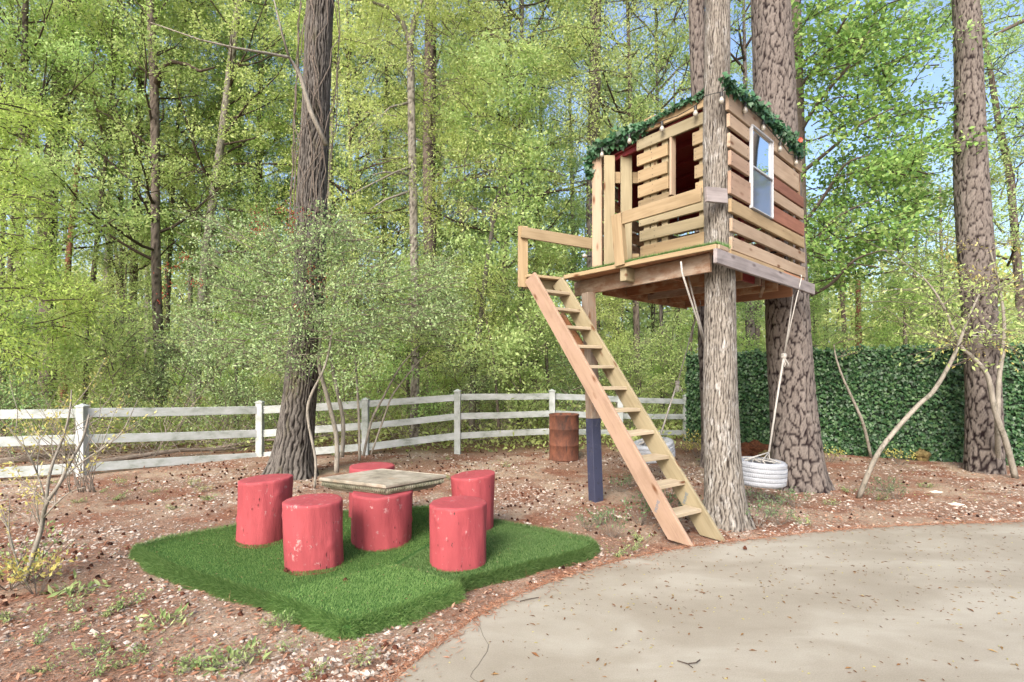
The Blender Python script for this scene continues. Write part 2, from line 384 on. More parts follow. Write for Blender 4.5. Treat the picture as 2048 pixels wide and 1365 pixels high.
# ---------------------------------------------------------------- foliage helpers (numpy)
SH = {'rhomb': np.array([(0, 0), (.42, -.5), (1, 0), (.42, .5)]),
      'blade': np.array([(0, -.5), (1, 0), (0, .5)]),
      'ivy': np.array([(0, 0), (.05, -.42), (.42, -.5), (.5, -.25), (1, 0), (.5, .25), (.42, .5), (.05, .42)]),
      'lobed': np.array([(0, 0), (.18, -.5), (.42, -.28), (.62, -.5), (.72, -.2), (1, 0), (.72, .2), (.62, .5), (.42, .28), (.18, .5)])}
def unit(a): return a / np.maximum(np.linalg.norm(a, axis=1, keepdims=True), 1e-9)
def leaves(name, C, D, Nn, L, Wd, mat, shape='rhomb', fold=.18):
    C = np.asarray(C); n = len(C); T = SH[shape]; k = len(T)
    D = unit(D); Nn = unit(Nn - D * (Nn * D).sum(1, keepdims=True)); S = np.cross(D, Nn)
    L = np.broadcast_to(L, (n,)); Wd = np.broadcast_to(Wd, (n,))
    V = (C[:, None] + D[:, None] * (T[None, :, 0:1] * L[:, None, None]) + S[:, None] * (T[None, :, 1:2] * Wd[:, None, None])
         + Nn[:, None] * (np.abs(T[None, :, 1:2]) * Wd[:, None, None] * fold))
    V = V.reshape(-1, 3)
    return np_mesh(name, V, np.arange(n * k), np.arange(0, n * k, k), mat)
def rand_dirs(n, rng, up=0.0):
    d = rng.normal(size=(n, 3)); d[:, 2] += up; return unit(d)

def grow(mb, rng, p, d, L, r, depth, twigs, sides=5, bend=.25, up=.12, kids=(3, 5), spread=.8, droop=0.0, rmin=.004):
    n = max(3, int(3 + L * 1.2)); pts = [Vector(p)]; rad = [r]; d = Vector(d).normalized()
    for i in range(n):
        d = (d + Vector(rng.normal(size=3)) * bend * .5 + Vector((0, 0, up - droop * (i / n)))).normalized()
        pts.append(pts[-1] + d * (L / n)); rad.append(max(rmin, r * (1 - .8 * (i + 1) / n)))
    mb.tube(pts, rad, sides, cap=False)
    if depth == 0:
        twigs.append(pts); return
    for _ in range(rng.integers(kids[0], kids[1] + 1)):
        t = rng.uniform(.25, 1.0) * (n - 1); i = int(t); q = pts[i].lerp(pts[i + 1], t - i)
        dd = (pts[i + 1] - pts[i]).normalized() + Vector(rng.normal(size=3)) * spread
        dd.z *= .7
        grow(mb, rng, q, dd, L * rng.uniform(.38, .62), max(rmin, rad[i] * .5), depth - 1, twigs, max(3, sides - 1), bend, up, kids, spread, droop, rmin)
    twigs.append(pts[-2:])
def twig_leaves(twigs, rng, per_m, spread=.10, flat=.6, minper=5):
    Cs, Ds = [], []
    for pts in twigs:
        A = np.array([tuple(p) for p in pts]); seg = np.diff(A, axis=0); ln = np.linalg.norm(seg, axis=1); tot = ln.sum()
        m = max(minper, int(tot * per_m)); u = rng.uniform(.1, 1.08, m) * (len(seg)); i = np.clip(u.astype(int), 0, len(seg) - 1); fr = (u - i)[:, None]
        q = A[i] + seg[i] * fr; off = rng.normal(size=(m, 3)) * spread; off[:, 2] *= flat
        Cs.append(q + off); Ds.append(seg[i] / np.maximum(ln[i][:, None], 1e-6) + rng.normal(size=(m, 3)) * .9)
    C = np.concatenate(Cs); D = np.concatenate(Ds); D[:, 2] -= .25
    return C, D
def leaf_cloud(name, twigs, rng, per_m, size, mat, spread=.1, shape='rhomb', ratio=.5, up=1.0, minper=5):
    C, D = twig_leaves(twigs, rng, per_m, spread, minper=minper); n = len(C)
    Nn = rng.normal(size=(n, 3)) * .6; Nn[:, 2] += up
    L = size * rng.uniform(.6, 1.35, n)
    return leaves(name, C, D, Nn, L, L * ratio, mat, shape)

# ---------------------------------------------------------------- trunks with real bark relief
def vnoise(U, V, nu, seed):
    def h(a, b):
        x = np.sin(np.mod(a, nu) * 127.1 + b * 311.7 + seed * 53.3) * 43758.5453; return x - np.floor(x)
    iu, iv = np.floor(U), np.floor(V); fu, fv = U - iu, V - iv; fu = fu * fu * (3 - 2 * fu); fv = fv * fv * (3 - 2 * fv)
    return (h(iu, iv) * (1 - fu) + h(iu + 1, iv) * fu) * (1 - fv) + (h(iu, iv + 1) * (1 - fu) + h(iu + 1, iv + 1) * fu) * fv
def vor2(U, V, nu, seed):
    iu = np.floor(U); iv = np.floor(V); f1 = np.full(U.shape, 9.0); f2 = f1.copy(); idc = np.zeros(U.shape)
    def h(a, b, k): 
        x = np.sin(a * 127.1 + b * 311.7 + k * 74.7 + seed * 13.3) * 43758.5453; return x - np.floor(x)
    for du in (-1, 0, 1):
        for dv in (-1, 0, 1):
            a = iu + du; bq = iv + dv; aw = np.mod(a, nu)
            px = a + .05 + .9 * h(aw, bq, 1); py = bq + .05 + .9 * h(aw, bq, 2)
            d = np.hypot(px - U, py - V); c = h(aw, bq, 3)
            closer = d < f1; f2 = np.where(closer, f1, np.minimum(f2, d)); idc = np.where(closer, c, idc); f1 = np.where(closer, d, f1)
    return f2 - f1, idc
def bark_trunk(name, path, radii, mat, style='oak', around=120, dz=.025, seed=1, flare=(.9, .28), lobes=5, parent=None):
    """path: list of points from the foot up; radii at the points"""
    A = np.array([tuple(p) for p in path]); seg = np.linalg.norm(np.diff(A, axis=0), axis=1); S = np.concatenate([[0], np.cumsum(seg)])
    nz = max(8, int(S[-1] / dz)); s = np.linspace(0, S[-1], nz)
    C = np.stack([np.interp(s, S, A[:, i]) for i in range(3)], 1)
    k = max(1, int(.5 / (s[1] - s[0])) | 1)
    if k > 2:
        pad = np.concatenate([2 * C[:1] - C[k:0:-1], C, 2 * C[-1:] - C[-2:-k - 2:-1]]) if nz > k + 2 else C
        if nz > k + 2: C = np.stack([np.convolve(pad[:, i], np.ones(2 * k + 1) / (2 * k + 1), 'valid') for i in range(3)], 1)
    R = np.interp(s, S, radii); th = np.linspace(0, 2 * np.pi, around, endpoint=False)
    TH, SS = np.meshgrid(th, s); r0 = float(np.mean(radii))
    rng = np.random.default_rng(seed); ph = rng.uniform(0, 6.28, 6)
    lob = 1 + flare[0] * np.exp(-SS / flare[1]) * (.55 + .45 * np.cos(lobes * TH + ph[0]) * np.cos(2 * TH + ph[1]))
    lump = 1 + .03 * np.sin(2 * TH + SS * 1.1 + ph[2]) + .025 * np.sin(3 * TH - SS * 2.3 + ph[3])
    circ = 2 * np.pi * r0
    if style in ('pine', 'plain'): cw, chh, depth = .085, .19, .018
    elif style == 'oak': cw, chh, depth = .030, .16, .008
    elif style == 'darkoak': cw, chh, depth = .050, .30, .018
    if style == 'plain': depth = .006
    nu = max(5, round(circ / cw)); U = TH / (2 * np.pi) * nu; V = SS / chh
    wob = vnoise(U * 1.0, V * 2.2, nu, seed + 1) - .5; wob2 = vnoise(U * 2.0, V * 5.0, nu * 2, seed + 2) - .5
    if style in ('pine', 'plain'):
        U2 = U + .55 * wob + .28 * wob2 + .22 * np.sin(V * .7 + ph[4]); V2 = V + .7 * (vnoise(U, V, nu, seed + 3) - .5) + .25 * wob2
        e, cell = vor2(U2, V2, nu, seed); wdt = .09 + .12 * vnoise(U * 1.0, V * 1.0, nu, seed + 9) + .09 * np.exp(-np.maximum(SS - .2, 0) / 1.6); crack = 1 - smooth(wdt * .25, wdt, e)
        e2, c2 = vor2(U2 * 2, V2 * 2.4, nu * 2, seed + 5); crack = np.clip(crack + .30 * (1 - smooth(.02, .10, e2)), 0, 1); cell = .6 * cell + .4 * c2
        disp = -depth * crack + depth * .55 * (cell - .5)
    else:
        U2 = U + 1.1 * (vnoise(U * .5, V * .8, max(2, nu // 2), seed + 11) - .5) + .9 * wob + .3 * wob2; n1 = vnoise(U * 1.0, V * 1.6, nu, seed + 4); n2 = vnoise(U * 2, V * 4.0, nu * 2, seed + 6); n3 = vnoise(U * 3, V * 9, nu * 3, seed + 7)
        line = np.abs(np.sin(np.pi * U2)); br = 1 - smooth(.0, .16, np.abs(n1 - .5)); crack = 1 - smooth(.18 if style == 'darkoak' else .10, .74 if style == 'darkoak' else .62, line + .55 * (n2 - .5) + .3 * (n3 - .5)); crack = np.clip(crack + .45 * br * (n2 > .45), 0, 1)
        cell = .5 * n3 + .5 * n1; disp = -depth * crack + depth * .5 * (n2 - .5)
    RR = R[:, None] * lob * lump + disp
    T = np.gradient(C, axis=0); T = unit(T); ax = np.tile(np.array([[1., 0, 0]]), (nz, 1)); ax = unit(ax - T * (ax * T).sum(1, keepdims=True)); ay = np.cross(T, ax)
    Vt = C[:, None] + ax[:, None] * (np.cos(TH) * RR)[..., None] + ay[:, None] * (np.sin(TH) * RR)[..., None]
    V3 = Vt.reshape(-1, 3); i = np.arange(nz - 1)[:, None] * around; j = np.arange(around)[None]; j2 = (j + 1) % around
    Q = np.stack([i + j, i + j2, i + around + j2, i + around + j], -1).reshape(-1)
    me = np_mesh(name, V3, Q, np.arange(0, len(Q), 4), mat, True, {'crack': crack.ravel(), 'cell': cell.ravel()})
    return add(name, me, Matrix.Identity(4), parent)
exec_order = 'setting first, then buildings and objects'

# ================================================================= THE SETTING
# terrain sheet (fine near the camera, coarse to the horizon)
def axis(lo, hi, dense_lo, dense_hi, stepd):
    a = np.arange(dense_lo, dense_hi + 1e-6, stepd); l = dense_lo - np.cumsum(np.geomspace(.1, 60, 34)); r_ = dense_hi + np.cumsum(np.geomspace(.1, 60, 34))
    return np.concatenate([l[::-1], a, r_])
xs = axis(-1, 1, -9, 10, .1); ys = axis(-1, 1, 1.5, 13, .1)
X, Y = np.meshgrid(xs, ys)
rg = np.random.default_rng(3); Z = gz(X, Y) + .004 * rg.normal(size=X.shape) * ((X > -9) & (X < 10) & (Y > 1.5) & (Y < 13))
nx, ny = len(xs), len(ys); i = np.arange(ny - 1)[:, None] * nx; j = np.arange(nx - 1)[None]
Q = np.stack([i + j, i + j + 1, i + nx + j + 1, i + nx + j], -1).reshape(-1)
ground = add('ground', np_mesh('ground', np.stack([X, Y, Z], -1).reshape(-1, 3), Q, np.arange(0, len(Q), 4), M['ground'], True)); tag(ground, kind='structure')

# concrete patio with its curved edge
edge_px = [(780, 1365), (835, 1318), (893, 1275), (945, 1238), (1000, 1207), (1050, 1183), (1100, 1164), (1150, 1146), (1200, 1131), (1250, 1118), (1300, 1107), (1345, 1099), (1385, 1093), (1425, 1088), (1458, 1084), (1530, 1075), (1600, 1067), (1700, 1058), (1800, 1052), (1920, 1047), (2048, 1043)]
edge = [G(x, y, 0.0) for x, y in edge_px]
first = Vector((edge[0].x - .25, edge[0].y - .6, 0))
slab_poly = [(-1.1, -4), (-.95, .3), (-.85, 1.4)] + [(first.x, first.y)] + [(p.x, p.y) for p in edge] + [(12, 5.9), (18, 5.5), (18, -4)]
def prism(name, poly, z0, z1, mat, bev=0.0):
    bm = bmesh.new(); vs = [bm.verts.new((x, y, z1)) for x, y in poly]; f = bm.faces.new(vs)
    if f.normal.z < 0: f.normal_flip()
    r = bmesh.ops.extrude_face_region(bm, geom=[f])
    for g in r['geom']:
        if isinstance(g, bmesh.types.BMVert): g.co.z = z0
    bm.normal_update(); bmesh.ops.recalc_face_normals(bm, faces=bm.faces)
    if bev: bmesh.ops.bevel(bm, geom=[e for e in bm.edges if all(abs(v.co.z - z1) < 1e-5 for v in e.verts)], offset=bev, segments=2, affect='EDGES')
    bmesh.ops.triangulate(bm, faces=[f for f in bm.faces if len(f.verts) > 4])
    me = bpy.data.meshes.new(name); bm.to_mesh(me); bm.free(); me.materials.append(mat); return me
slab = add('patio_pavement', prism('patio_pavement', slab_poly, -.14, 0.0, M['concrete'], .012)); tag(slab, kind='structure')
# hairline crack in the slab
mb = MB(); cr = [(944, 1236), (952, 1245), (960, 1256), (968, 1272), (977, 1290), (975, 1303), (966, 1318), (957, 1330), (948, 1342), (941, 1353), (950, 1360), (962, 1366)]
cr = [G(x + random.uniform(-2, 2), y, .002) for x, y in cr]
for a, c2 in zip(cr[:-1], cr[1:]):
    n_ = Vector((-(c2 - a).y, (c2 - a).x, 0)).normalized() * .0013; mb.raw([a - n_, a + n_, c2 + n_, c2 - n_], [(0, 1, 2, 3)])
mb.obj('crack', simple('crack_dark', (.09, .075, .055), .9), slab)

# ================================================================= TREES
def inpoly(px, py, poly):
    px = np.asarray(px); py = np.asarray(py); ins = np.zeros(px.shape, bool); n = len(poly)
    for a in range(n):
        x1, y1 = poly[a]; x2, y2 = poly[(a + 1) % n]
        c_ = ((y1 > py) != (y2 > py)) & (px < (x2 - x1) * (py - y1) / (y2 - y1 + 1e-12) + x1); ins ^= c_
    return ins

# crown prototypes ------------------------------------------------
def crown_proto(seed, H, z0, rad, nl, depth, per_m, size, mat, r_tr, ratio=.5, spread=.13, kids=(3, 5), droop=.1, up=.1, pyr=.3, limbmat='twigdark', minper=6, lspread=.9):
    rng = np.random.default_rng(seed); mb = MB(); twigs = []
    for k in range(nl):
        t = (k + rng.uniform(0, 1)) / nl; z = z0 + (H - z0) * t ** .9; az = rng.uniform(0, 2 * math.pi); L = rad * (1 - pyr * t) * rng.uniform(.6, 1.15)
        el = rng.uniform(.0, .6) + .4 * t
        d = Vector((math.cos(az) * math.cos(el), math.sin(az) * math.cos(el), math.sin(el)))
        grow(mb, rng, Vector((0, 0, z)), d, L, max(.012, r_tr * (1 - t) * .26), depth, twigs, 5, .3, up, kids, lspread, droop)
    lm = mb.mesh('limbs', M[limbmat], True); cm = leaf_cloud('crown', twigs, rng, per_m, size, M[mat], spread, ratio=ratio, minper=minper)
    return lm, cm
PROTO = {
 'tallA': crown_proto(11, 19, 5.5, 3.4, 36, 2, 66, .092, 'spring', .2, spread=.13),
 'tallB': crown_proto(12, 20, 6.5, 3.3, 34, 2, 66, .092, 'spring', .2, limbmat='twig', spread=.13),
 'tallC': crown_proto(13, 18, 4.5, 3.1, 34, 2, 66, .092, 'spring2', .2, spread=.13),
 'smallA': crown_proto(21, 6.5, .5, 2.4, 26, 2, 70, .085, 'spring', .05, pyr=.45, limbmat='twig', spread=.15),
 'smallB': crown_proto(22, 7.5, .6, 2.5, 26, 2, 70, .085, 'spring2', .05, pyr=.4, spread=.15),
 'shrub': crown_proto(31, 2.6, .15, 1.4, 18, 2, 80, .06, 'spring2', .03, pyr=.4, limbmat='twig'),
 'shrubB': crown_proto(32, 2.2, .1, 1.3, 18, 2, 80, .05, 'holly', .03, pyr=.4, limbmat='twig'),
 'pinetop': crown_proto(41, 20, 12.5, 2.6, 20, 1, 40, .16, 'needle', .25, ratio=.12, spread=.12),
}
for k_, (l_, c_) in PROTO.items(): print('PROTO', k_, len(l_.polygons), len(c_.polygons))
def tree(name, trunk_pts, radii, crown, label, cat='tree', mat='bark_grey', group=None, scale=1.0, style=None, around=14, flare=(.5, .25), dz=.12, sc_z=None, rz=None, lobes=4, seed=None, sink=0.0):
    seed = seed or random.randint(1, 9999); rng = random.Random(seed)
    base = trunk_pts[0]; root = empty(name, base, label, cat, group)
    bark_trunk('trunk', trunk_pts, radii, M[mat], style or 'plain', around, dz, seed, flare, lobes, root)
    if crown:
        a, t_ = trunk_pts[0], trunk_pts[-1]; d = (t_ - a).normalized(); q = Vector((0, 0, 1)).rotation_difference(d)
        Mx = Matrix.Translation(a - Vector((0, 0, sink))) @ q.to_matrix().to_4x4() @ Matrix.Rotation(rz if rz is not None else rng.uniform(0, 6.28), 4, 'Z') @ Matrix.Diagonal((scale, scale, sc_z or scale, 1))
        lm, cm = PROTO[crown]
        add('limbs', lm, Mx, root); add('crown', cm, Mx, root)
    return root

def px_path(pts, Y, base_y=None, top=None):
    """trunk path from image points (top first or bottom first) at depth Y, foot put on the ground, carried on to height `top`"""
    pts = sorted(pts, key=lambda p: -p[1]); w = [P(x, y, Y) for x, y in pts]
    a, b_ = w[0], w[1] if len(w) > 1 else w[0] + Vector((0, 0, 1))
    sl_ = (b_.x - a.x) / max(.5, (b_.z - a.z)); g = float(gz(a.x, Y)) - .08
    if a.z > g + .1: w.insert(0, Vector((a.x - sl_ * .6 * (a.z - g), Y, g)))
    else: w[0].z = g
    if top and w[-1].z < top:
        a, b_ = w[-2], w[-1]; s2 = (b_ - a) / max(.3, (b_.z - a.z)); w.append(b_ + s2 * (top - b_.z))
    return w
def rr(n, r0, r1): return list(np.linspace(r0, r1, n))

# --- the four big trees near the yard
Yk = 5.87
oak_c = [(1450, 1062, .225), (1445, 950, .203), (1441, 800, .184), (1441, 600, .158), (1437, 490, .152), (1433, 300, .142), (1434, 150, .138), (1435, 0, .133)]
pth = [P(x, y, Yk) for x, y, r in oak_c]; pth[0].z = float(gz(pth[0].x, Yk)) - .08; pth += [pth[-1] + Vector((.0, .1, 3)), pth[-1] + Vector((.1, .1, 9))]
t = empty('oak_tree', pth[0], 'grey lichened tree rising through the front corner of the treehouse deck', 'tree')
bark_trunk('trunk', pth, [r for _, _, r in oak_c] + [.12, .06], M['bark_oak'], 'oak', 150, .026, 3, (.75, .22), 3, t)
lm, cm = PROTO['tallB']; Mx = Matrix.Translation(pth[0] + Vector((0, 0, 6.5))); add('limbs', lm, Mx, t); add('crown', cm, Mx, t)
Yp = 8.1
pc = [(1578, 985, .40), (1590, 900, .375), (1585, 800, .35), (1573, 600, .345), (1560, 400, .33), (1548, 200, .315), (1542, 0, .30)]
pth = [P(x, y, Yp) for x, y, r in pc]; pth[0] = Vector((P(1600, 0, Yp).x, Yp, float(gz(4.3, Yp)) - .1)); pth += [pth[-1] + Vector((-.2, .1, 4)), pth[-1] + Vector((-.3, .1, 10))]
t = empty('pine_tree', pth[0], 'thick red-brown plated pine right behind the treehouse and white tyre swing', 'tree')
bark_trunk('trunk', pth, [r * .91 for _, _, r in pc] + [.25, .1], M['bark_pine'], 'pine', 140, .032, 8, (.45, .25), 5, t)
lm, cm = PROTO['pinetop']; Mx = Matrix.Translation(pth[0]); add('limbs', lm, Mx, t); add('crown', cm, Mx, t)
Yr = 8.95
pc = [(1970, 940, .30), (1966, 800, .285), (1962, 650, .275), (1950, 500, .272), (1944, 400, .268), (1938, 200, .235), (1932, 0, .21)]
pth = [P(x, y, Yr) for x, y, r in pc]; pth[0].z = float(gz(pth[0].x, Yr)) - .1; pth += [pth[-1] + Vector((-.1, .1, 5)), pth[-1] + Vector((-.1, .1, 10))]
t = empty('pine_tree', pth[0], 'tall dark-creviced pine in front of the green leaf screen', 'tree')
bark_trunk('trunk', pth, [r * .88 for _, _, r in pc] + [.15, .06], M['bark_pine'], 'pine', 110, .036, 21, (.25, .2), 5, t)
Mx = Matrix.Translation(pth[0]) @ Matrix.Rotation(2, 4, 'Z'); add('limbs', lm, Mx, t); add('crown', cm, Mx, t)
Yl = 8.5
pc = [(580, 950, .36), (588, 880, .325), (600, 800, .30), (610, 700, .285), (619, 560, .27), (624, 400, .262), (632, 200, .25), (641, 0, .24)]
pth = [P(x, y, Yl) for x, y, r in pc]; pth[0].z = float(gz(pth[0].x, Yl)) - .1; pth += [pth[-1] + Vector((.3, .1, 4)), pth[-1] + Vector((.4, .1, 9))]
t = empty('oak_tree', pth[0], 'big dark furrowed tree behind the leftmost red stump seat, vines on its trunk', 'tree')
bark_trunk('trunk', pth, [r * .88 for _, _, r in pc] + [.2, .1], M['bark_dark'], 'darkoak', 150, .032, 5, (.75, .3), 4, t)
lm, cm = PROTO['tallA']; Mx = Matrix.Translation(pth[0] + Vector((0, 0, 7.5))) ; add('limbs', lm, Mx, t); add('crown', cm, Mx, t)
# bare vines winding up that trunk
mb = MB(); rv = np.random.default_rng(9)
for k in range(13):
    z = rv.uniform(2.2, 4.5); az = rv.uniform(math.pi * 1.0, math.pi * 2.0); pts = []
    for q in range(14):
        zz_ = z + q * .28; f_ = (zz_ - pth[0].z); cx = np.interp(zz_, [p.z for p in pth], [p.x for p in pth])
        rad = .29 + .04 * rv.random(); az += rv.normal() * .25; pts.append((cx + math.cos(az) * rad, Yl + math.sin(az) * rad, zz_))
    mb.tube(pts, .008, 4)
mb.obj('vine', M['twig'], t, True)
# leaning pale limb crossing it
mb = MB(); mb.tube([P(652, 290, 8.1), P(620, 220, 8.1), P(600, 150, 8.0), (P(578, 115, 7.9)), P(540, 108, 7.6), P(470, 96, 7.3), P(400, 80, 7.2), P(300, 45, 7.0)], [.04, .036, .03, .023, .018, .014, .010, .006], 7)
mb.tube([P(578, 115, 7.9), P(562, 60, 7.8), P(548, 0, 7.7)], [.02, .014, .009], 6)
mb.obj('limb', M['bark_birch'], t, True)

# --- trees one can tell apart in the wood; image positions of each trunk
FT = [
 ('tree', [(140, 0), (118, 200), (97, 400), (95, 700)], 17, .24, .2, 'tallA', 'bark_grey', 'thick grey leaning trunk at the far left, behind bright soft foliage', 'woods'),
 ('tree_snag', [(165, 270), (155, 330), (135, 540), (130, 700)], 16, .11, .05, None, 'bark_snag', 'dead reddish-brown snag with a broken top, right of the thick leaning trunk', 'woods'),
 ('tree', [(46, 230), (40, 480), (36, 700)], 15, .11, .08, 'tallC', 'bark_grey', 'slim dark trunk nearest the left edge of the photo', 'woods'),
 ('tree', [(303, 60), (310, 220), (312, 540), (318, 700)], 15.5, .14, .1, 'tallC', 'bark_grey', 'dark straight trunk with one crooked limb bending right high up', 'woods'),
 ('tree', [(284, 100), (275, 320), (262, 700)], 19, .14, .1, 'tallB', 'bark_grey', 'slim reddish trunk just left of the trunk with the crooked limb', 'woods'),
 ('tree', [(470, 60), (440, 300), (412, 500), (395, 700)], 17, .15, .1, 'tallA', 'bark_birch', 'pale grey trunk leaning right, midway between the crooked-limb trunk and the vine-clad one', 'woods'),
 ('tree', [(218, 250), (205, 380), (185, 560)], 17, .07, .05, 'tallB', 'bark_grey', 'very thin dark trunk leaning right, between the snag and the reddish trunk', 'woods'),
 ('tree', [(243, 200), (243, 520)], 19, .07, .05, 'tallC', 'bark_grey', 'very thin upright trunk between the snag and the reddish trunk', 'woods'),
 ('tree', [(356, 240), (348, 350), (340, 500)], 20, .08, .05, 'tallB', 'bark_grey', 'very thin trunk just right of the trunk with the crooked limb', 'woods'),
 ('tree', [(390, 230), (384, 420)], 23, .10, .06, 'tallA', 'bark_birch', 'far pale trunk left of the leaning pale grey one', 'woods'),
 ('tree', [(820, 75), (826, 370), (831, 650), (829, 868)], 12, .115, .085, None, 'bark_birch', 'pale blotched trunk forking high above the white fence', 'woods'),
 ('tree', [(862, 0), (858, 300), (860, 640), (865, 800)], 17.5, .24, .19, 'tallB', 'bark_grey', 'thick grey trunk close behind the pale forking one', 'woods'),
 ('tree', [(1008, 610), (1005, 760)], 17, .10, .07, 'tallC', 'bark_grey', 'dark slim trunk behind the fence, left of the ladder top', 'woods'),
 ('tree', [(1042, 560), (1041, 860)], 15, .12, .09, 'tallA', 'bark_dark', 'dark trunk behind the fence, nearest the left of the ladder', 'woods'),
 ('pine_tree', [(1192, 0), (1189, 200), (1184, 400), (1188, 640)], 15, .19, .15, 'pinetop', 'bark_pine', 'far pine trunk rising behind the left end of the treehouse', 'woods'),
 ('tree', [(1272, 610), (1277, 790)], 15, .10, .08, 'tallC', 'bark_grey', 'grey trunk seen under the deck, left of the two', 'woods'),
 ('tree', [(1322, 620), (1326, 850)], 16, .07, .05, 'tallB', 'bark_dark', 'thin dark trunk seen under the deck, right of the grey one', 'woods'),
 ('pine_tree', [(1393, 0), (1398, 180), (1412, 620), (1420, 880)], 9.6, .16, .135, 'pinetop', 'bark_pine', 'reddish pine just behind and left of the grey tree in the deck', 'woods'),
 ('pine_tree', [(1499, 600), (1501, 700)], 20, .19, .16, 'pinetop', 'bark_pine', 'pinkish trunk behind the leaf screen, seen under the deck left of the big pine', 'woods'),
 ('tree_snag', [(1716, 560), (1717, 690)], 18, .12, .08, None, 'bark_snag', 'reddish snag standing behind the leaf screen', 'woods'),
 ('tree', [(1880, 380), (1886, 660)], 14, .04, .03, 'smallB', 'bark_birch', 'very thin pale stem behind the screen, left of the right-hand pine', 'woods'),
 ('pine_tree', [(1985, 170), (2000, 260), (2020, 350), (2040, 600)], 20, .15, .08, 'tallC', 'bark_grey', 'far crooked pine against the sky at the top right', 'woods'),
 ('tree', [(520, 250), (512, 420), (508, 560)], 20, .07, .05, 'tallC', 'bark_grey', 'thin dark trunk just left of the vine-clad one', 'woods'),
 ('tree', [(480, 300), (475, 560)], 22, .07, .05, 'tallB', 'bark_grey', 'hair-thin trunk right of the leaning pale grey one', 'woods'),
 ('tree', [(12, 300), (2, 560)], 16, .07, .05, 'tallB', 'bark_dark', 'thin dark trunk cut off by the left edge of the photo', 'woods'),
 ('tree', [(70, 200), (78, 420), (70, 640)], 21, .10, .07, 'tallB', 'bark_dark', 'dark trunk between the left edge and the thick leaning trunk', 'woods'),
 ('tree', [(700, 300), (705, 560)], 18, .06, .05, 'tallA', 'bark_grey', 'thin trunk between the vine-clad tree and the pale forking one', 'woods'),
 ('tree', [(770, 260), (762, 640)], 20, .08, .06, 'tallC', 'bark_grey', 'slim trunk just left of the pale forking one', 'woods'),
 ('tree', [(20, 540), (10, 700)], 12.5, .07, .05, 'smallA', 'bark_grey', 'young leafy tree at the left edge above the fence', 'woods'),
]
for nm, pts, Yd, r0, r1, cr_, mt, lab, grp in FT:
    top = 17 if cr_ in ('tallA', 'tallB', 'tallC', 'pinetop') else (6.5 if cr_ else None)
    w = px_path(pts, Yd, top=top); rad = rr(len(w), r0, r1)
    if top: rad[-1] = .03
    far = Yd > 13
    tree(nm, w, rad, cr_, lab, 'tree', mt, 'trees of the wood', style='pine' if mt == 'bark_pine' and Yd < 12 else 'plain', around=70 if Yd < 11 else 16, dz=.05 if Yd < 13 else .1)
# fork of the pale trunk and the crooked limb of the dark one
for o in list(COL.objects):
    if o.get('label', '').startswith('pale blotched trunk'):
        mb = MB(); mb.tube([P(821, 90, 12), P(805, 45, 12), P(775, 15, 11.8), P(735, 2, 11.5), P(700, 0, 11.4)], [.07, .055, .04, .03, .02], 7)
        mb.obj('limb', M['bark_birch'], o, True); mb = MB(); mb.tube([P(821, 90, 12), P(828, 40, 12), P(845, 0, 12.1), P(860, -60, 12.2)], [.07, .06, .05, .03], 7); mb.obj('limb', M['bark_birch'], o, True)
        for a, b_, c_ in (((820, 205), (780, 215), (735, 260)), ((832, 330), (790, 345), (700, 390)), ((820, 350), (770, 345), (745, 350)), ((828, 380), (770, 400), (740, 420))):
            mb = MB(); mb.tube([P(*a, 12), P(*b_, 11.7), P(*c_, 11.4)], [.035, .022, .01], 5); mb.obj('limb', M['bark_birch'], o, True)
        lm, cm = PROTO['tallA']
        add('crown', cm, Matrix.Translation(W[o.name].translation + Vector((0, 0, .5))) @ Matrix.Diagonal((.8, .8, .9, 1)), o)
    if 'crooked limb bending right high' in o.get('label', ''):
        mb = MB(); mb.tube([P(312, 170, 15.5), P(325, 135, 15.5), P(345, 124, 15.3), (P(375, 130, 15.2)), P(400, 143, 15.1), P(430, 135, 15)], [.10, .085, .06, .05, .04, .02], 7)
        mb.obj('limb', M['twigdark'], o, True)

# leafy fillers that can be told apart as small trees and shrubs of the wood edge
MARKS = [(-200, 'the left edge of the photo'), (40, 'the slim dark trunk at the left edge'), (135, 'the dead snag'), (312, 'the trunk with the crooked limb'), (425, 'the leaning pale grey trunk'), (615, 'the dark furrowed tree'), (828, 'the pale forking trunk'), (1045, 'the head of the ladder'), (1190, 'the left end of the treehouse'), (1300, 'the middle of the deck'), (1438, 'the grey tree in the deck'), (1575, 'the big plated pine'), (1718, 'the reddish snag beyond the screen'), (1885, 'the very thin pale stem'), (1955, 'the right-hand pine'), (2200, 'the right edge of the photo')]
USED = {}
def where(x, y, head):
    ix = HX + F * x / y; m_ = min(MARKS, key=lambda q: abs(q[0] - ix)); d = ix - m_[0]
    w_ = 'straight behind' if abs(d) < 22 else ('just left of' if d < 0 else 'just right of')
    lab = head + ' ' + w_ + ' ' + m_[1]
    while lab in USED:
        USED[lab] += 1; lab2 = head + ', ' + {2: 'the farther one', 3: 'the farthest one'}.get(USED[lab], 'another one') + ' ' + w_ + ' ' + m_[1]
        if lab2 not in USED: lab = lab2
        else: break
    USED[lab] = USED.get(lab, 1); return lab
fill = [('understory_tree', 'smallA', [(-10.5, 13), (-7.6, 14.6), (-5.0, 13.8), (-2.9, 15), (-.9, 14.2), (1.1, 15), (3.0, 14.6), (5.2, 15.5), (7.4, 14), (9.8, 13), (12, 15)]),
        ('understory_tree', 'smallB', [(-12.5, 17), (-8.8, 18), (-5.6, 17.5), (-2.2, 18.5), (.8, 18), (4.0, 18.8), (7.0, 17.8), (10.4, 18)])]
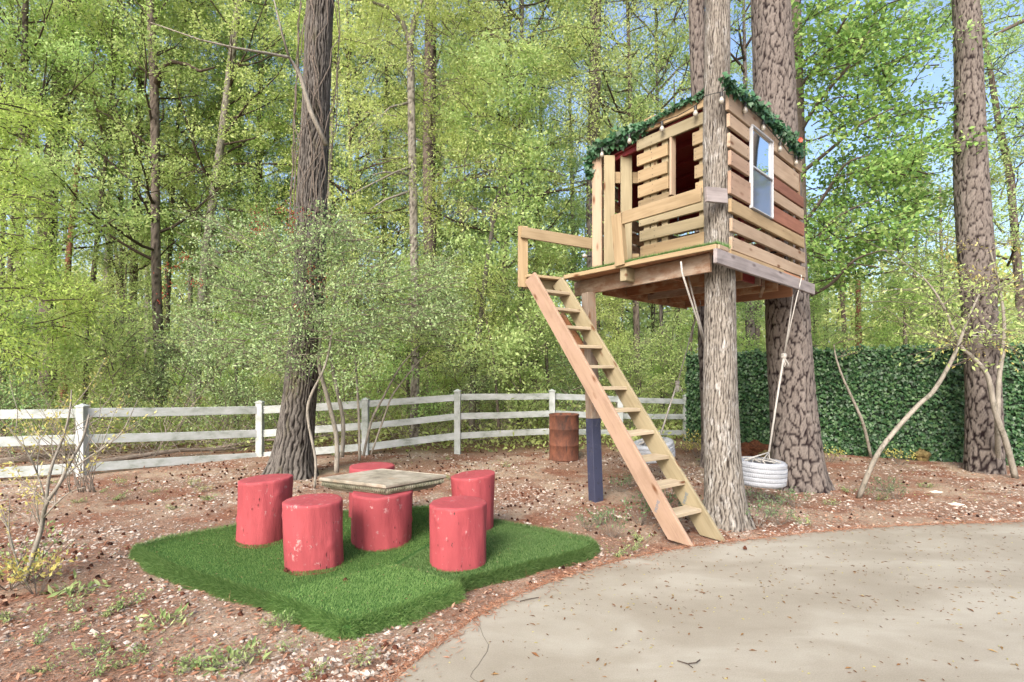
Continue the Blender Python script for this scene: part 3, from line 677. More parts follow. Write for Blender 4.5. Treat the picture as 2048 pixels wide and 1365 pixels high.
for nm, pk, pos in fill:
    base = None
    for (x, y) in pos:
        sc = random.uniform(.55, .78) if pk == 'smallA' else random.uniform(.75, .95)
        pts = [Vector((x, y, float(gz(x, y)) - .05)), Vector((x + random.uniform(-.2, .2), y, 2.5)), Vector((x + random.uniform(-.4, .4), y, 6.3 * sc))]
        tree(nm, pts, [.06, .045, .012], pk, where(x, y, 'pale green young tree' if pk == 'smallA' else 'deeper green young tree'), 'tree', 'bark_grey', 'young trees under the tall ones', scale=sc, around=8, dz=.3)
# taller, farther crowns
pos = [(-17, 22), (-12, 24), (-7.5, 25), (-3.6, 23.5), (-.4, 24.5), (2.9, 23), (6, 25), (-20, 29), (-14, 31), (-5, 32), (1, 31), (8, 30), (.8, 20), (13.5, 27), (-10, 20.5), (-5.2, 21), (-14.5, 25.5), (-2, 27.5), (4.4, 28), (-9.5, 28), (10.5, 23), (-6.8, 18.6), (-1.6, 20.5)]
for q, (x, y) in enumerate(pos):
    pk = ('tallA', 'tallC', 'tallB')[q % 3]; dx = random.uniform(-.8, .8); sc = random.uniform(.85, 1.05)
    pts = [Vector((x, y, float(gz(x, y)) - .1)), Vector((x + dx * .4, y, 6)), Vector((x + dx, y, 17 * sc))]
    tree('forest_tree', pts, [.17, .12, .03], pk, where(x, y, 'tall leafy tree'), 'tree', random.choice(['bark_grey', 'bark_birch']), 'tall trees deep in the wood', scale=sc, around=10, dz=.4, sink=3.2)
# shrubs along the fence
pos = [(-9.6, 9.9, 'shrubB'), (-8.2, 10.9, 'shrub'), (-7.4, 11.8, 'shrubB'), (-6.2, 11.3, 'shrubB'), (-4.9, 12.0, 'shrubB'), (-3.9, 12.4, 'shrub'), (-2.4, 12.3, 'shrub'), (-1.2, 12.6, 'shrubB'), (.2, 12.5, 'shrub'), (1.5, 13.1, 'shrubB'), (2.9, 13.5, 'shrub'), (-10.9, 11.2, 'shrub'), (-5.5, 13.8, 'shrubB'), (4.3, 14.2, 'shrub')]
for x, y, pk in pos:
    r = empty('shrub', (x, y, float(gz(x, y))), where(x, y, 'grey-green twiggy shrub' if pk == 'shrubB' else 'light green twiggy shrub'), 'shrub', 'shrubs behind the white fence', rz=random.uniform(0, 6))
    sc = random.uniform(.8, 1.15); Mx = W[r.name] @ Matrix.Diagonal((sc, sc, sc, 1)); lm, cm = PROTO[pk]; add('stems', lm, Mx, r); add('leaves', cm, Mx, r)

# far woodland that reads as one mass
rng = np.random.default_rng(50); n = 150000
ncl = 900; cy = rng.uniform(33, 62, ncl); cx = rng.uniform(-1.25, 1.25, ncl) * cy; cz = rng.uniform(0, 1, ncl) ** 1.3 * (6 + .10 * cy) ; cs = rng.uniform(.9, 2.4, ncl)
k = rng.integers(0, ncl, n); off = rng.normal(size=(n, 3)) * cs[k][:, None] * np.array([1, 1, .8]); C = np.stack([cx[k], cy[k], cz[k]], 1) + off; C[:, 2] = np.abs(C[:, 2])
D = rand_dirs(n, rng); Nn = rng.normal(size=(n, 3)); Nn[:, 2] += .8; L = rng.uniform(.22, .5, n)
far = add('far_woods', leaves('far_woods', C, D, Nn, L, L * .55, M['wooddark'])); tag(far, kind='stuff')
mb = MB()
for q in range(90):
    y = random.uniform(30, 55); x = random.uniform(-1.15, 1.15) * y; h = random.uniform(12, 19); dx = random.uniform(-1.2, 1.2)
    mb.tube([(x, y, -.5), (x + dx * .5, y, h * .5), (x + dx, y, h)], [random.uniform(.12, .26), .12, .04], 6, False)
o = mb.obj('far_trunks', M['twigdark'], None, True); tag(o, kind='stuff')
# undergrowth leaves just above the forest floor
n = 70000; y = 11.0 + rng.gamma(1.6, 4.5, n); x = rng.uniform(-1.15, 1.15, n) * y
keep = (y < 34) & ~((x > 3.6) & (y < 12.9 + .1)); x = x[keep]; y = y[keep]; n = len(x)
hh = (.35 + .5 * np.sin(x * 1.3) * np.sin(y * .9 + 2) ** 2 + .035 * (y - 11)) * 1.5; z = gz(x, y) + rng.uniform(0, 1, n) ** 1.5 * np.maximum(.15, hh)
Nn = rng.normal(size=(n, 3)); Nn[:, 2] += 1; L = rng.uniform(.05, .13, n) * (1 + (y - 11) * .04)
o = add('undergrowth', leaves('undergrowth', np.stack([x, y, z], 1), rand_dirs(n, rng), Nn, L, L * .55, M['spring'])); tag(o, kind='stuff')
# brushwood piled against the fence
mb = MB(); rb = random.Random(5)
for q in range(900):
    x = rb.uniform(-10.5, 3.5); fy = np.interp(x, [-10, -6.9, -5, -2.9, -1.1, 1, 4], [8.6, 8.8, 10.7, 10.9, 11.0, 11.7, 13]); y = fy + .3 + abs(rb.gauss(0, .9))
    L = rb.uniform(.5, 1.8); az = rb.uniform(0, 6.28); el = rb.uniform(-.05, 1.0); z = rb.uniform(0, .45) if x < -3 else rb.uniform(0, .25)
    p = Vector((x, y, z - .05)); d = Vector((math.cos(az) * math.cos(el), math.sin(az) * math.cos(el) * .6, math.sin(el))); pts = [p]
    for s_ in range(4):
        d = (d + Vector((rb.gauss(0, .2), rb.gauss(0, .2), rb.gauss(0, .16)))).normalized(); pts.append(pts[-1] + d * L / 4)
    if min(pp.y - np.interp(pp.x, [-10, -6.9, -5, -2.9, -1.1, 1, 4], [8.6, 8.8, 10.7, 10.9, 11.0, 11.7, 13]) for pp in pts) < .15: continue
    r = rb.uniform(.003, .009); mb.tube(pts, [r, r * .9, r * .75, r * .6, r * .35], 3, False)
o = mb.obj('brushwood_debris', M['brush'], None, True); tag(o, kind='stuff')
for (a, b_, r) in (((190, 925), (500, 893), .045), ((380, 905), (660, 870), .035), ((0, 922), (260, 905), .05)):
    ya = 9.6 if a[0] < 300 else 11.2
    p0, p1 = P(a[0], a[1], ya), P(b_[0], b_[1], 11.4); mid = (p0 + p1) / 2 + Vector((0, 0, .07)); mb = MB(); mb.tube([p0, p0.lerp(mid, .6), mid, p1.lerp(mid, .4) + Vector((0, 0, -.04)), p1], [r, r, r * .9, r * .7, r * .4], 8)
    lab = {190: 'long grey fallen branch lying behind the left bay of the fence', 380: 'thin grey fallen branch behind the fence beside the dark tree', 0: 'grey fallen log behind the fence at the left edge'}[a[0]]
    tag(mb.obj('fallen_branch', M['brush'], None, True), lab, 'branch', 'fallen branches behind the fence')

# ================================================================= WHITE FENCE
fr = empty('rail_fence', (P(520, 900, 10.6).x, 10.6, GZ), 'white three-rail vinyl ranch fence running along the wood edge', 'fence')
FP = [  # x of post, depth, post top y, foot y, rails (top,bottom) x3
    (-215, 7.7, 812, 975, (822, 843), (880, 902), (948, 971)),
    (165, 8.6, 811, 952, (818, 835), (870, 888), (926, 945)),
    (520, 10.5, 803.5, 913, (812.5, 829), (860, 875), (905.5, 919)),
    (731, 10.7, 798, 910, (802, 816), (846, 859.5), (887, 902)),
    (915, 10.9, 781, 901, (789, 801), (827.5, 839.5), (865.5, 879)),
    (1104, 11.4, 781, 896, (786.5, 799), (821, 834), (857, 868)),
    (1240, 12.1, 787, 890, (794, 805), (827, 838), (860, 871)),
    (1372, 12.9, 791, 885, (799, 809), (829, 839), (861, 871))]
for x, Yd, yt, yb, *_ in FP:
    p = P(x, yt, Yd); z0 = float(gz(p.x, Yd)) - .15; h = p.z - z0
    beam('post', fr, (p.x, Yd, z0), (p.x, Yd, p.z - .025), .125, .125, M['vinyl'], side=(1, 0, 0))
    mb = MB(); mb.box((p.x, Yd, p.z - .018), (.145, .145, .02)); s_ = .0725
    mb.raw([(p.x - s_, Yd - s_, p.z - .008), (p.x + s_, Yd - s_, p.z - .008), (p.x + s_, Yd + s_, p.z - .008), (p.x - s_, Yd + s_, p.z - .008), (p.x, Yd, p.z + .03)], [(0, 1, 4), (1, 2, 4), (2, 3, 4), (3, 0, 4)])
    mb.obj('post_cap', M['vinyl'], fr)
for a, b_ in zip(FP[:-1], FP[1:]):
    for k in (4, 5, 6):
        pa0, pa1 = P(a[0], a[k][0], a[1]), P(a[0], a[k][1], a[1]); pb0, pb1 = P(b_[0], b_[k][0], b_[1]), P(b_[0], b_[k][1], b_[1])
        c0, c1 = (pa0 + pa1) / 2, (pb0 + pb1) / 2; d = (c1 - c0).normalized()
        beam('rail', fr, c0 + d * .05, c1 - d * .05, ((pa0 - pa1).length + (pb0 - pb1).length) / 2, .038, M['vinyl'], wob=.004)

# ================================================================= LEAF SCREEN
hp = [(4.20, 12.75), (5.6, 11.6), (6.9, 10.6), (8.35, 9.75), (10.2, 8.9), (12.2, 8.1)]
htop = [2.10, 2.12, 2.14, 2.18, 2.16, 2.16]
sc_root = empty('leaf_screen', (6.9, 10.6, GZ), 'tall dark green artificial ivy screen across the right of the yard', 'hedge screen')
rng = np.random.default_rng(77)
for q in range(len(hp) - 1):
    a, b_ = np.array(hp[q]), np.array(hp[q + 1]); d = b_ - a; L = np.linalg.norm(d); d = d / L; nrm = np.array([d[1], -d[0]])
    if nrm[1] > 0: nrm = -nrm
    mb = MB(); ang = math.atan2(d[1], d[0]); ht = (htop[q] + htop[q + 1]) / 2 - .03
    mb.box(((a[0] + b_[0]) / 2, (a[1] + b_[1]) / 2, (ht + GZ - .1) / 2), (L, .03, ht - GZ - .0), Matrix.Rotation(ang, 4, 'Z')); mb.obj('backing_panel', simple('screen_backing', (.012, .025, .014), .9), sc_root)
    n = int(L * 2.2 * 1900 / 1.6); u = rng.uniform(0, L, n); z = rng.uniform(GZ, 1, n) * 0 + GZ + (ht + .02 + .035 * np.sin(u * 5 + q) * np.sin(u * 13) - GZ) * rng.uniform(0, 1, n) + (rng.random(n) < .004) * rng.uniform(0, .12, n) 
    pan = np.floor(z / .25); z = z + .02 * np.sin(u * 25 + pan * 3); off = .02 + rng.gamma(2, .016, n) + .012 * np.sin(z / .25 * 6.28)
    C = np.stack([a[0] + d[0] * u + nrm[0] * off, a[1] + d[1] * u + nrm[1] * off, z], 1)
    D = np.stack([d[0] * rng.normal(0, .5, n) + nrm[0] * .35, d[1] * rng.normal(0, .5, n) + nrm[1] * .35, -np.abs(rng.normal(.5, .45, n))], 1)
    Nn = np.stack([nrm[0] + rng.normal(0, .35, n), nrm[1] + rng.normal(0, .35, n), .5 + rng.normal(0, .35, n)], 1); Ls = rng.uniform(.045, .082, n)
    o = add('ivy_leaves', leaves('ivy_leaves', C, D, Nn, Ls, Ls * .8, M['hedge'], 'ivy'), Matrix.Identity(4), sc_root); tag(o, kind='stuff')

# ================================================================= TURF, STUMPS, TABLE
TZ = .055
def GT(x, y): return G(x, y, TZ)
main = [(268, 1092), (340, 1072), (470, 1050), (600, 1034), (690, 1022), (860, 1012), (905, 1022), (880, 1072), (787, 1129), (640, 1165), (538, 1192), (430, 1160), (330, 1128)]
right = [(787, 1129), (880, 1072), (905, 1022), (1010, 1040), (1110, 1058), (1180, 1072), (1192, 1082), (1170, 1096), (1040, 1128), (920, 1155), (912, 1160)]
front = [(538, 1192), (640, 1165), (787, 1129), (922, 1170), (800, 1216), (703, 1244), (680, 1245), (610, 1218)]
mats = []
outline = [(268, 1092), (340, 1072), (470, 1050), (600, 1034), (690, 1022), (860, 1012), (905, 1022), (1010, 1040), (1110, 1058), (1180, 1072), (1192, 1082), (1170, 1096), (1040, 1128), (920, 1155), (922, 1170), (800, 1216), (703, 1244), (680, 1245), (610, 1218), (538, 1192), (430, 1160), (330, 1128)]
OUT = [tuple(GT(*p)[:2]) for p in outline]
def seg_dist(px, py, poly, closed=True):
    d = np.full(px.shape, 1e9); n = len(poly)
    for a in range(n if closed else n - 1):
        x1, y1 = poly[a]; x2, y2 = poly[(a + 1) % n]; vx, vy = x2 - x1, y2 - y1
        t = np.clip(((px - x1) * vx + (py - y1) * vy) / (vx * vx + vy * vy), 0, 1); d = np.minimum(d, np.hypot(px - x1 - t * vx, py - y1 - t * vy))
    return d
rng = np.random.default_rng(12)
def tz(x, y, dz):
    return TZ + dz + .012 * np.sin(x * 2.3 + 1) * np.sin(y * 2.9) + .006 * np.sin(x * 7 + y * 3)
for nm_, poly, dz, dens, lab, lean in (('m', main, 0.0, 20000, 'large piece of green artificial turf under the left and rear stump seats', (.25, -.5)),
                       ('r', right, -.016, 20000, 'darker piece of green artificial turf at the right, under the right-hand stump seats', (-.35, .5)),
                       ('f', front, .010, 20000, 'lighter piece of green artificial turf at the front corner nearest the camera', (.5, -.1))):
    pl = [tuple(GT(*p)[:2]) for p in poly]; A = np.array(pl)
    c = A.mean(0); r = empty('artificial_turf', (c[0], c[1], GZ), lab, 'artificial turf', 'pieces of artificial turf')
    # backing: rolled edge down to the ground
    bm = bmesh.new()
    def ring(sc_, z): return [bm.verts.new((c[0] + (x - c[0]) * sc_, c[1] + (y - c[1]) * sc_, z)) for x, y in pl]
    rings = [ring(1.0, -.14), ring(.997, TZ + dz - .045), ring(.975, TZ + dz - .034)]
    for ra, rb_ in zip(rings[:-1], rings[1:]):
        for k in range(len(pl)): bm.faces.new((ra[k], ra[(k + 1) % len(pl)], rb_[(k + 1) % len(pl)], rb_[k]))
    bm.faces.new(rings[-1]); bmesh.ops.recalc_face_normals(bm, faces=bm.faces); bmesh.ops.triangulate(bm, faces=[f for f in bm.faces if len(f.verts) > 4])
    me = bpy.data.meshes.new('backing'); bm.to_mesh(me); bm.free(); me.materials.append(M['turfbase']); add('backing', me, Matrix.Identity(4), r)
    lo, hi = A.min(0), A.max(0); n = int((hi - lo).prod() * dens); px, py = rng.uniform(lo[0], hi[0], n), rng.uniform(lo[1], hi[1], n); k = inpoly(px, py, pl); px, py = px[k], py[k]; k = seg_dist(px, py, pl) > .012 * rng.uniform(.3, 1.2, len(px)); px, py = px[k], py[k]; n = len(px)
    de = seg_dist(px, py, OUT); z = tz(px, py, dz) - .008 - .03 * np.clip(1 - de / .07, 0, 1) ** 2
    D = rng.normal(size=(n, 3)) * .2; D[:, 0] += lean[0] * .6; D[:, 1] += lean[1] * .6; D[:, 2] = 1
    Nn = rng.normal(size=(n, 3)); Nn[:, 2] *= .2; H = rng.uniform(.014, .020, n)
    m1 = (np.stack([px, py, z], 1), D, Nn, H)
    # fringe of long blades on the outer rim
    Cs, Ds = [], []
    for q in range(len(pl)):
        a, b_ = A[q], A[(q + 1) % len(pl)]; mid = (a + b_) / 2
        if seg_dist(np.array([mid[0]]), np.array([mid[1]]), OUT)[0] > .02:
            continue
        d = b_ - a; L = np.linalg.norm(d); d = d / L; nr = np.array([d[1], -d[0]])
        if np.dot(nr, mid - c) < 0: nr = -nr
        m_ = int(L * 7500); u = rng.uniform(-.01, L + .01, m_); t = rng.uniform(0, 1, m_); zz_ = GZ - .015 + t * (TZ - GZ + .01 + dz); o_ = .012 - .05 * t ** 3 + .02 * np.sin(u * 9 + q) * (1 - t)
        Cs.append(np.stack([a[0] + d[0] * u + nr[0] * o_, a[1] + d[1] * u + nr[1] * o_, zz_], 1))
        Ds.append(np.stack([nr[0] * .8 + rng.normal(0, .3, m_), nr[1] * .8 + rng.normal(0, .3, m_), -.15 + 1.3 * t ** 2 + rng.normal(0, .3, m_)], 1))
    Ce, De = np.concatenate(Cs), np.concatenate(Ds); Ne = rng.normal(size=Ce.shape); He = rng.uniform(.028, .055, len(Ce))
    C = np.concatenate([m1[0], Ce]); D = np.concatenate([D, De]); Nn = np.concatenate([Nn, Ne]); H = np.concatenate([H, He])
    o = add('pile', leaves('pile', C, D, Nn, H, rng.uniform(.003, .005, len(C)), M['turf_' + nm_], 'blade'), Matrix.Identity(4), r); tag(o, kind='stuff')

DCK = simple('dark_check', (.06, .015, .015), .9)
def stump(name, xt, yt, yb, w_top, w_bot, tilt, lab, seed, grp='red stump seats around the stone table', cat='stump seat', xb=None, ztop=None):
    """painted log: (xt,yt) centre of its top ellipse, yb front of its foot"""
    df = F * (CH - TZ) / (yb - HY); r1 = .5 * w_bot / F * df * 1.04; Yc = df + r1; xb = xb if xb is not None else xt
    zt = ztop if ztop is not None else CH + (HY - yt) / F * Yc; r0 = .5 * w_top / F * Yc; cx0 = (xt - HX) / F * Yc; cx1 = (xb - HX) / F * Yc
    root = empty(name, (cx1, Yc, TZ), lab, cat, grp); rng = np.random.default_rng(seed); na, nz_ = 72, 26; ph = rng.uniform(0, 6.28, 8)
    th = np.linspace(0, 2 * np.pi, na, endpoint=False); V = []
    zs = list(np.linspace(0, 1, nz_)) 
    for s_ in zs:
        rr_ = (r1 * (1 - s_) + r0 * s_) * (1 + .025 * np.sin(2 * th + ph[0]) + .022 * np.sin(3 * th + ph[1] + s_ * 1.3) + .014 * np.sin(5 * th + ph[2] - s_ * 3) + .008 * np.sin(11 * th + ph[3] + s_ * 4) + .006 * np.sin(17 * th + ph[4] + s_ * 2))
        # hewn flats and knots
        for kk in range(4):
            rr_ = rr_ + .010 * (rng.random() * 0 + 1) * np.exp(-((th - (ph[4 + kk % 4] + kk)) % 6.28) ** 2 / .03 - ((s_ - (.2 + .2 * kk)) / .05) ** 2)
        cx = cx1 * (1 - s_) + cx0 * s_; zz_ = TZ - .03 + (zt - TZ + .03) * s_
        zt_ = zz_ + s_ ** 3 * (tilt[0] * np.cos(th) + tilt[1] * np.sin(th)) * r0
        V.append(np.stack([cx + rr_ * np.cos(th), Yc + rr_ * np.sin(th), zt_], 1))
    lastc = V[-1].mean(0); 
    for f_, dzz in ((.975, .006), (.9, .009), (.7, .007), (.45, .010), (.2, .008)):
        q = lastc + (V[nz_ - 1] - lastc) * f_; q[:, 2] += dzz + .0015 * np.sin(9 * th + f_ * 20); V.append(q)
    V.append(lastc[None] + np.array([[0, 0, .009]])); VV = np.concatenate(V); fs = []
    nr = len(V) - 1
    for a in range(nr - 1):
        for k in range(na): fs.append((a * na + k, a * na + (k + 1) % na, (a + 1) * na + (k + 1) % na, (a + 1) * na + k))
    for k in range(na): fs.append(((nr - 1) * na + k, (nr - 1) * na + (k + 1) % na, nr * na))
    me = bpy.data.meshes.new('log'); me.from_pydata([tuple(v) for v in VV], [], fs); me.polygons.foreach_set('use_smooth', [True] * len(me.polygons)); me.materials.append(M['redpaint'])
    add('log', me, Matrix.Identity(4), root)
    # drying checks (narrow dark gouges) and bare scars, real slivers set into the side facing out
    mb = MB(); 
    for kk in range(9):
        a = -math.pi / 2 + rng.uniform(-1.3, 1.3); s0 = rng.uniform(.02, .9) ** 1.5; rad = (r1 * (1 - s0) + r0 * s0) * (1 + .03 * math.sin(2 * a + ph[0]) + .018 * math.sin(3 * a + ph[1] + s0 * 1.3)) + .003
        h = rng.uniform(.006, .03); w_ = rng.uniform(.002, .005); cx = cx1 * (1 - s0) + cx0 * s0; z = TZ + (zt - TZ) * s0; t_ = Vector((-math.sin(a), math.cos(a), 0)); o_ = Vector((cx + math.cos(a) * rad, Yc + math.sin(a) * rad, z))
        mb.raw([o_ - Vector((0, 0, h)), o_ + t_ * w_, o_ + Vector((0, 0, h * .8)) + t_ * w_ * .3, o_ - t_ * w_], [(0, 1, 2, 3)])
    mb.obj('drying_cracks', DCK, root)['kind'] = 'stuff'
    return root, zt
stump('log_stool', 531, 958, 1091, 103, 100, (.06, -.02), 'leftmost red-painted stump seat, leaning slightly, with white scuffs', 1, xb=525)
stump('log_stool', 627, 1001, 1145, 111, 110, (.0, .0), 'front-left red-painted stump seat with leaf bits on its flat top', 2, xb=629)
stump('log_stool', 916, 1006, 1138, 110, 112, (.0, .0), 'front-right red-painted stump seat with a dark crack across the top edge', 3, xb=916)
stump('log_stool', 947, 950, 1062, 89, 76, (.09, .0), 'right rear red-painted stump seat half hidden behind the front-right one', 4, xb=949)
stump('log_stool', 743, 933, 1040, 89, 86, (.0, .0), 'red-painted stump seat behind the stone table, only its top showing', 5, xb=743)
ped, zt = stump('stump_table', 764, 985, 1097, 120, 122, (0, 0), 'square mossy stone-topped table on a thick red-painted stump', 7, grp=None, cat='table', ztop=.50)
# square cast stone top with stepped rope moulding
TT = .605
cor = [G(640, 955, TT), G(771, 972, TT), G(893, 949, TT), G(763, 938, TT)]
cc_ = sum(cor, Vector()) / 4
ux = ((cor[1] - cor[0]) + (cor[2] - cor[3])).normalized(); uy = ((cor[3] - cor[0]) + (cor[2] - cor[1])).normalized()
lx = ((cor[1] - cor[0]).length + (cor[2] - cor[3]).length) / 4; ly = ((cor[3] - cor[0]).length + (cor[2] - cor[1]).length) / 4
def sq(s_, z): return [Vector((cc_.x, cc_.y, z)) + ux * a * lx * s_ + uy * b_ * ly * s_ for a, b_ in ((-1, -1), (1, -1), (1, 1), (-1, 1))]
prof = [(.62, .475), (.80, .480), (.84, .500), (.90, .510), (.93, .530), (.93, .562), (.985, .574), (1.0, .580), (1.0, .598), (.99, TT), (.95, TT), (.94, TT - .004), (.0, TT - .004)]
mb = MB(); R_ = [sq(s_, z) for s_, z in prof]
for ra, rb_ in zip(R_[:-1], R_[1:]):
    mb.raw(ra + rb_, [(k, (k + 1) % 4, 4 + (k + 1) % 4, 4 + k) for k in range(4)])
mb.raw(R_[0], [(3, 2, 1, 0)])
top_o = mb.obj('table_top', M['stone'], ped)
mb = MB()
for k in range(4):
    a, b_ = sq(.955, .545)[k], sq(.955, .545)[(k + 1) % 4]; L = (b_ - a).length; nseg = 34; d = (b_ - a).normalized(); out = d.cross(Vector((0, 0, 1)))
    for q in range(nseg):
        p = a + d * L * (q + .5) / nseg; w_ = L / nseg * .36
        mb.tube([p - Vector((0, 0, .021)) - d * w_ * .5, p - Vector((0, 0, .010)) + out * .010 - d * w_ * .2, p + Vector((0, 0, .010)) + out * .012 + d * w_ * .2, p + Vector((0, 0, .021)) + d * w_ * .5], [w_ * .4, w_, w_, w_ * .5], 5)
    for z_, s2 in ((.518, .915),):
        a2, b2 = sq(s2, z_)[k], sq(s2, z_)[(k + 1) % 4]; mb.tube([a2, b2], .008, 6)
m_ = mb.obj('rope_moulding', M['stone2'], top_o, True)

# ================================================================= RUSTY DRUM
p = G(1128, 919); r = empty('steel_drum', p, 'rusty open steel drum standing in front of the white fence', 'drum')
prof = [(.27, 0), (.288, .004), (.288, .02), (.283, .03), (.283, .27), (.290, .28), (.290, .295), (.283, .305), (.283, .575), (.290, .585), (.290, .60), (.283, .61), (.283, .84), (.291, .85), (.291, .868), (.283, .872), (.276, .866), (.276, .30)]
def lathe(prof, n, c, mat, name, parent, mats=None):
    th = np.linspace(0, 2 * np.pi, n, endpoint=False); V = [(c[0] + q * math.cos(t), c[1] + q * math.sin(t), c[2] + z) for q, z in prof for t in th]
    fs = [(a * n + k, a * n + (k + 1) % n, (a + 1) * n + (k + 1) % n, (a + 1) * n + k) for a in range(len(prof) - 1) for k in range(n)]
    me = bpy.data.meshes.new(name); me.from_pydata(V, [], fs); me.polygons.foreach_set('use_smooth', [True] * len(fs)); me.materials.append(mat)
    return add(name, me, Matrix.Identity(4), parent)
lathe(prof, 56, p, M['rust'], 'shell', r)
mb = MB(); mb.tube([p + Vector((0, 0, .28)), p + Vector((0, 0, .30))], [.276, .276], 24); mb.obj('contents', M['darksoil'], r)

# ================================================================= TREEHOUSE
ZD = 2.94
Av = G(1432, 490, ZD) if False else Vector(((1432 - HX) / F * (F * (ZD - CH) / (HY - 490)), F * (ZD - CH) / (HY - 490), ZD))
Rv = Vector((1074 / F, 1, 0)).normalized(); Lv = Vector((-826 / F, 1, 0)).normalized()
RN = Vector((Rv.y, -Rv.x, 0)); LN = Vector((-Lv.y, Lv.x, 0))        # outward normals: right wall, front wall
A0 = Vector((Av.x, Av.y, 0))
def hit(Q, D, x):
    k = (x - HX) / F; t = (Q.x - k * Q.y) / (k * D.y - D.x); return t
def zat(Q, D, x, y):
    t = hit(Q, D, x); Yd = Q.y + D.y * t; return CH + (HY - y) / F * Yd
def pt(s, t, z): return A0 + Rv * s + Lv * t + Vector((0, 0, z))
th_ = empty('treehouse', pt(1.4, 1.0, ZD), 'wooden slatted treehouse with railed deck built around the trees', 'treehouse')
LNf = -LN if (LN.dot(Vector((0, -1, 0))) < 0) else LN
RNf = RN
def plank_R(x0, x1, xr, yt, yb, mat, off=0.0, th=.036, name='wall_plank', label=None, s_off=0.0):
    """plank on the right-hand wall between image columns x0..x1, edge heights read at column xr"""
    Q = A0 + RNf * off; s0, s1 = hit(Q, Rv, x0), hit(Q, Rv, x1); zt, zb = zat(Q, Rv, xr, yt), zat(Q, Rv, xr, yb)
    c = (zt + zb) / 2; p0 = Q + Rv * s0 + Vector((0, 0, c)) - RNf * (th / 2); p1 = Q + Rv * s1 + Vector((0, 0, c)) - RNf * (th / 2)
    return beam(name, th_, p0, p1, zt - zb, th, M[mat], side=RNf, wob=.002, bev=.005, label=label)
R_LIST = [(1457, 1545, 1460, 184, 221.5, 'pinepale'), (1459, 1499.5, 1460, 227, 253.5, 'pinepale'), (1460, 1499.5, 1460, 264.3, 292.5, 'pinepale'),
          (1462, 1499.5, 1460, 298, 327.5, 'cedar'), (1461.5, 1502, 1461, 340.5, 386.5, 'cedar'),
          (1462.5, 1609, 1462.5, 396.7, 424, 'pine'), (1464.5, 1610.5, 1464.5, 435.5, 462, 'pinepale'), (1464, 1611.4, 1464, 473.2, 500, 'pinepale'),
          (1546, 1604, 1546, 268, 299.5, 'pinepale'), (1544.5, 1598.5, 1544.5, 306, 345.5, 'pinepale'), (1545, 1608, 1545, 351, 375, 'redplank'),
          (1545.5, 1608, 1545.5, 378.5, 401, 'pinepale'), (1545.5, 1608.5, 1545.5, 409.5, 438.5, 'redplank')]
for a in R_LIST: plank_R(*a)
Q = A0.copy(); sw0 = hit(Q, Rv, 1459); sw1 = hit(Q, Rv, 1611)
WT = zat(Q, Rv, 1457, 184)                      # top of the right wall
# studs and red panel behind the right wall slats
for s_, mt in ((sw0 + .12, 'greybrown'), (hit(Q, Rv, 1499) - .03, 'redwall'), (hit(Q, Rv, 1546) + .05, 'greybrown'), (sw1 - .35, 'pinegreen'), (sw1 - .06, 'rustwood')):
    beam('stud', th_, pt(s_, 0, ZD) - RNf * .082, pt(s_, 0, WT - .06) - RNf * .082, .085, .04, M[mt], side=RNf)
# window
s0, s1 = hit(Q, Rv, 1501.3), hit(Q, Rv, 1543.2); zt, zb = zat(Q, Rv, 1501.3, 249.7), zat(Q, Rv, 1503.5, 417.5); zm = zat(Q, Rv, 1503.5, 334)
def wbar(name, par, sa, za, sb, zb_, w, d, off, mat, up=True):
    return beam(name, par, Q + Rv * sa + RNf * off + Vector((0, 0, za)), Q + Rv * sb + RNf * off + Vector((0, 0, zb_)), w, d, mat, side=RNf, bev=.003, wob=0)
win = wbar('window', th_, s0, zb + .006, s1, zb + .006, .012, .045, .004, M['white'])
wbar('frame', win, s0 + .001, zt - .008, s1 - .001, zt - .008, .016, .045, .004, M['white'])
wbar('frame', win, s0 + .006, zb + .013, s0 + .006, zt - .017, .012, .043, .004, M['white'])
wbar('frame', win, s1 - .006, zb + .013, s1 - .006, zt - .017, .012, .043, .004, M['white'])
wbar('sash', win, s0 + .017, zm, s1 - .017, zm, .02, .035, .006, M['white'])
wbar('sash', win, s1 - .045, zm + .014, s1 - .045, zt - .02, .016, .02, .0, M['white'])
def pane(name, za, zb_, off, mat):
    mb = MB(); p = [Q + Rv * (s0 + .013) + RNf * off + Vector((0, 0, za)), Q + Rv * (s1 - .013) + RNf * off + Vector((0, 0, za)), Q + Rv * (s1 - .013) + RNf * off + Vector((0, 0, zb_)), Q + Rv * (s0 + .013) + RNf * off + Vector((0, 0, zb_))]
    p2 = [v - RNf * .004 for v in p]; mb.raw(p + p2, [(0, 1, 2, 3), (7, 6, 5, 4), (0, 4, 5, 1), (1, 5, 6, 2), (2, 6, 7, 3), (3, 7, 4, 0)]); return mb.obj(name, mat, win)
pane('pane', zm + .02, zt - .019, -.004, M['glass'])
# lower half: glass behind an insect screen
m, nt, b, out = new_mat('screened_glass')
gl = N(nt, 'BsdfGlossy'); gl.inputs['Roughness'].default_value = .06; gl.inputs['Color'].default_value = (.7, .75, .85, 1); b.inputs['Base Color'].default_value = (.085, .09, .115, 1); b.inputs['Roughness'].default_value = .5
mx = N(nt, 'MixShader'); mx.inputs[0].default_value = .28; nt.links.new(b.outputs[0], mx.inputs[1]); nt.links.new(gl.outputs[0], mx.inputs[2]); nt.links.new(mx.outputs[0], out.inputs[0])
pane('pane', zb + .013, zm - .014, .006, m)

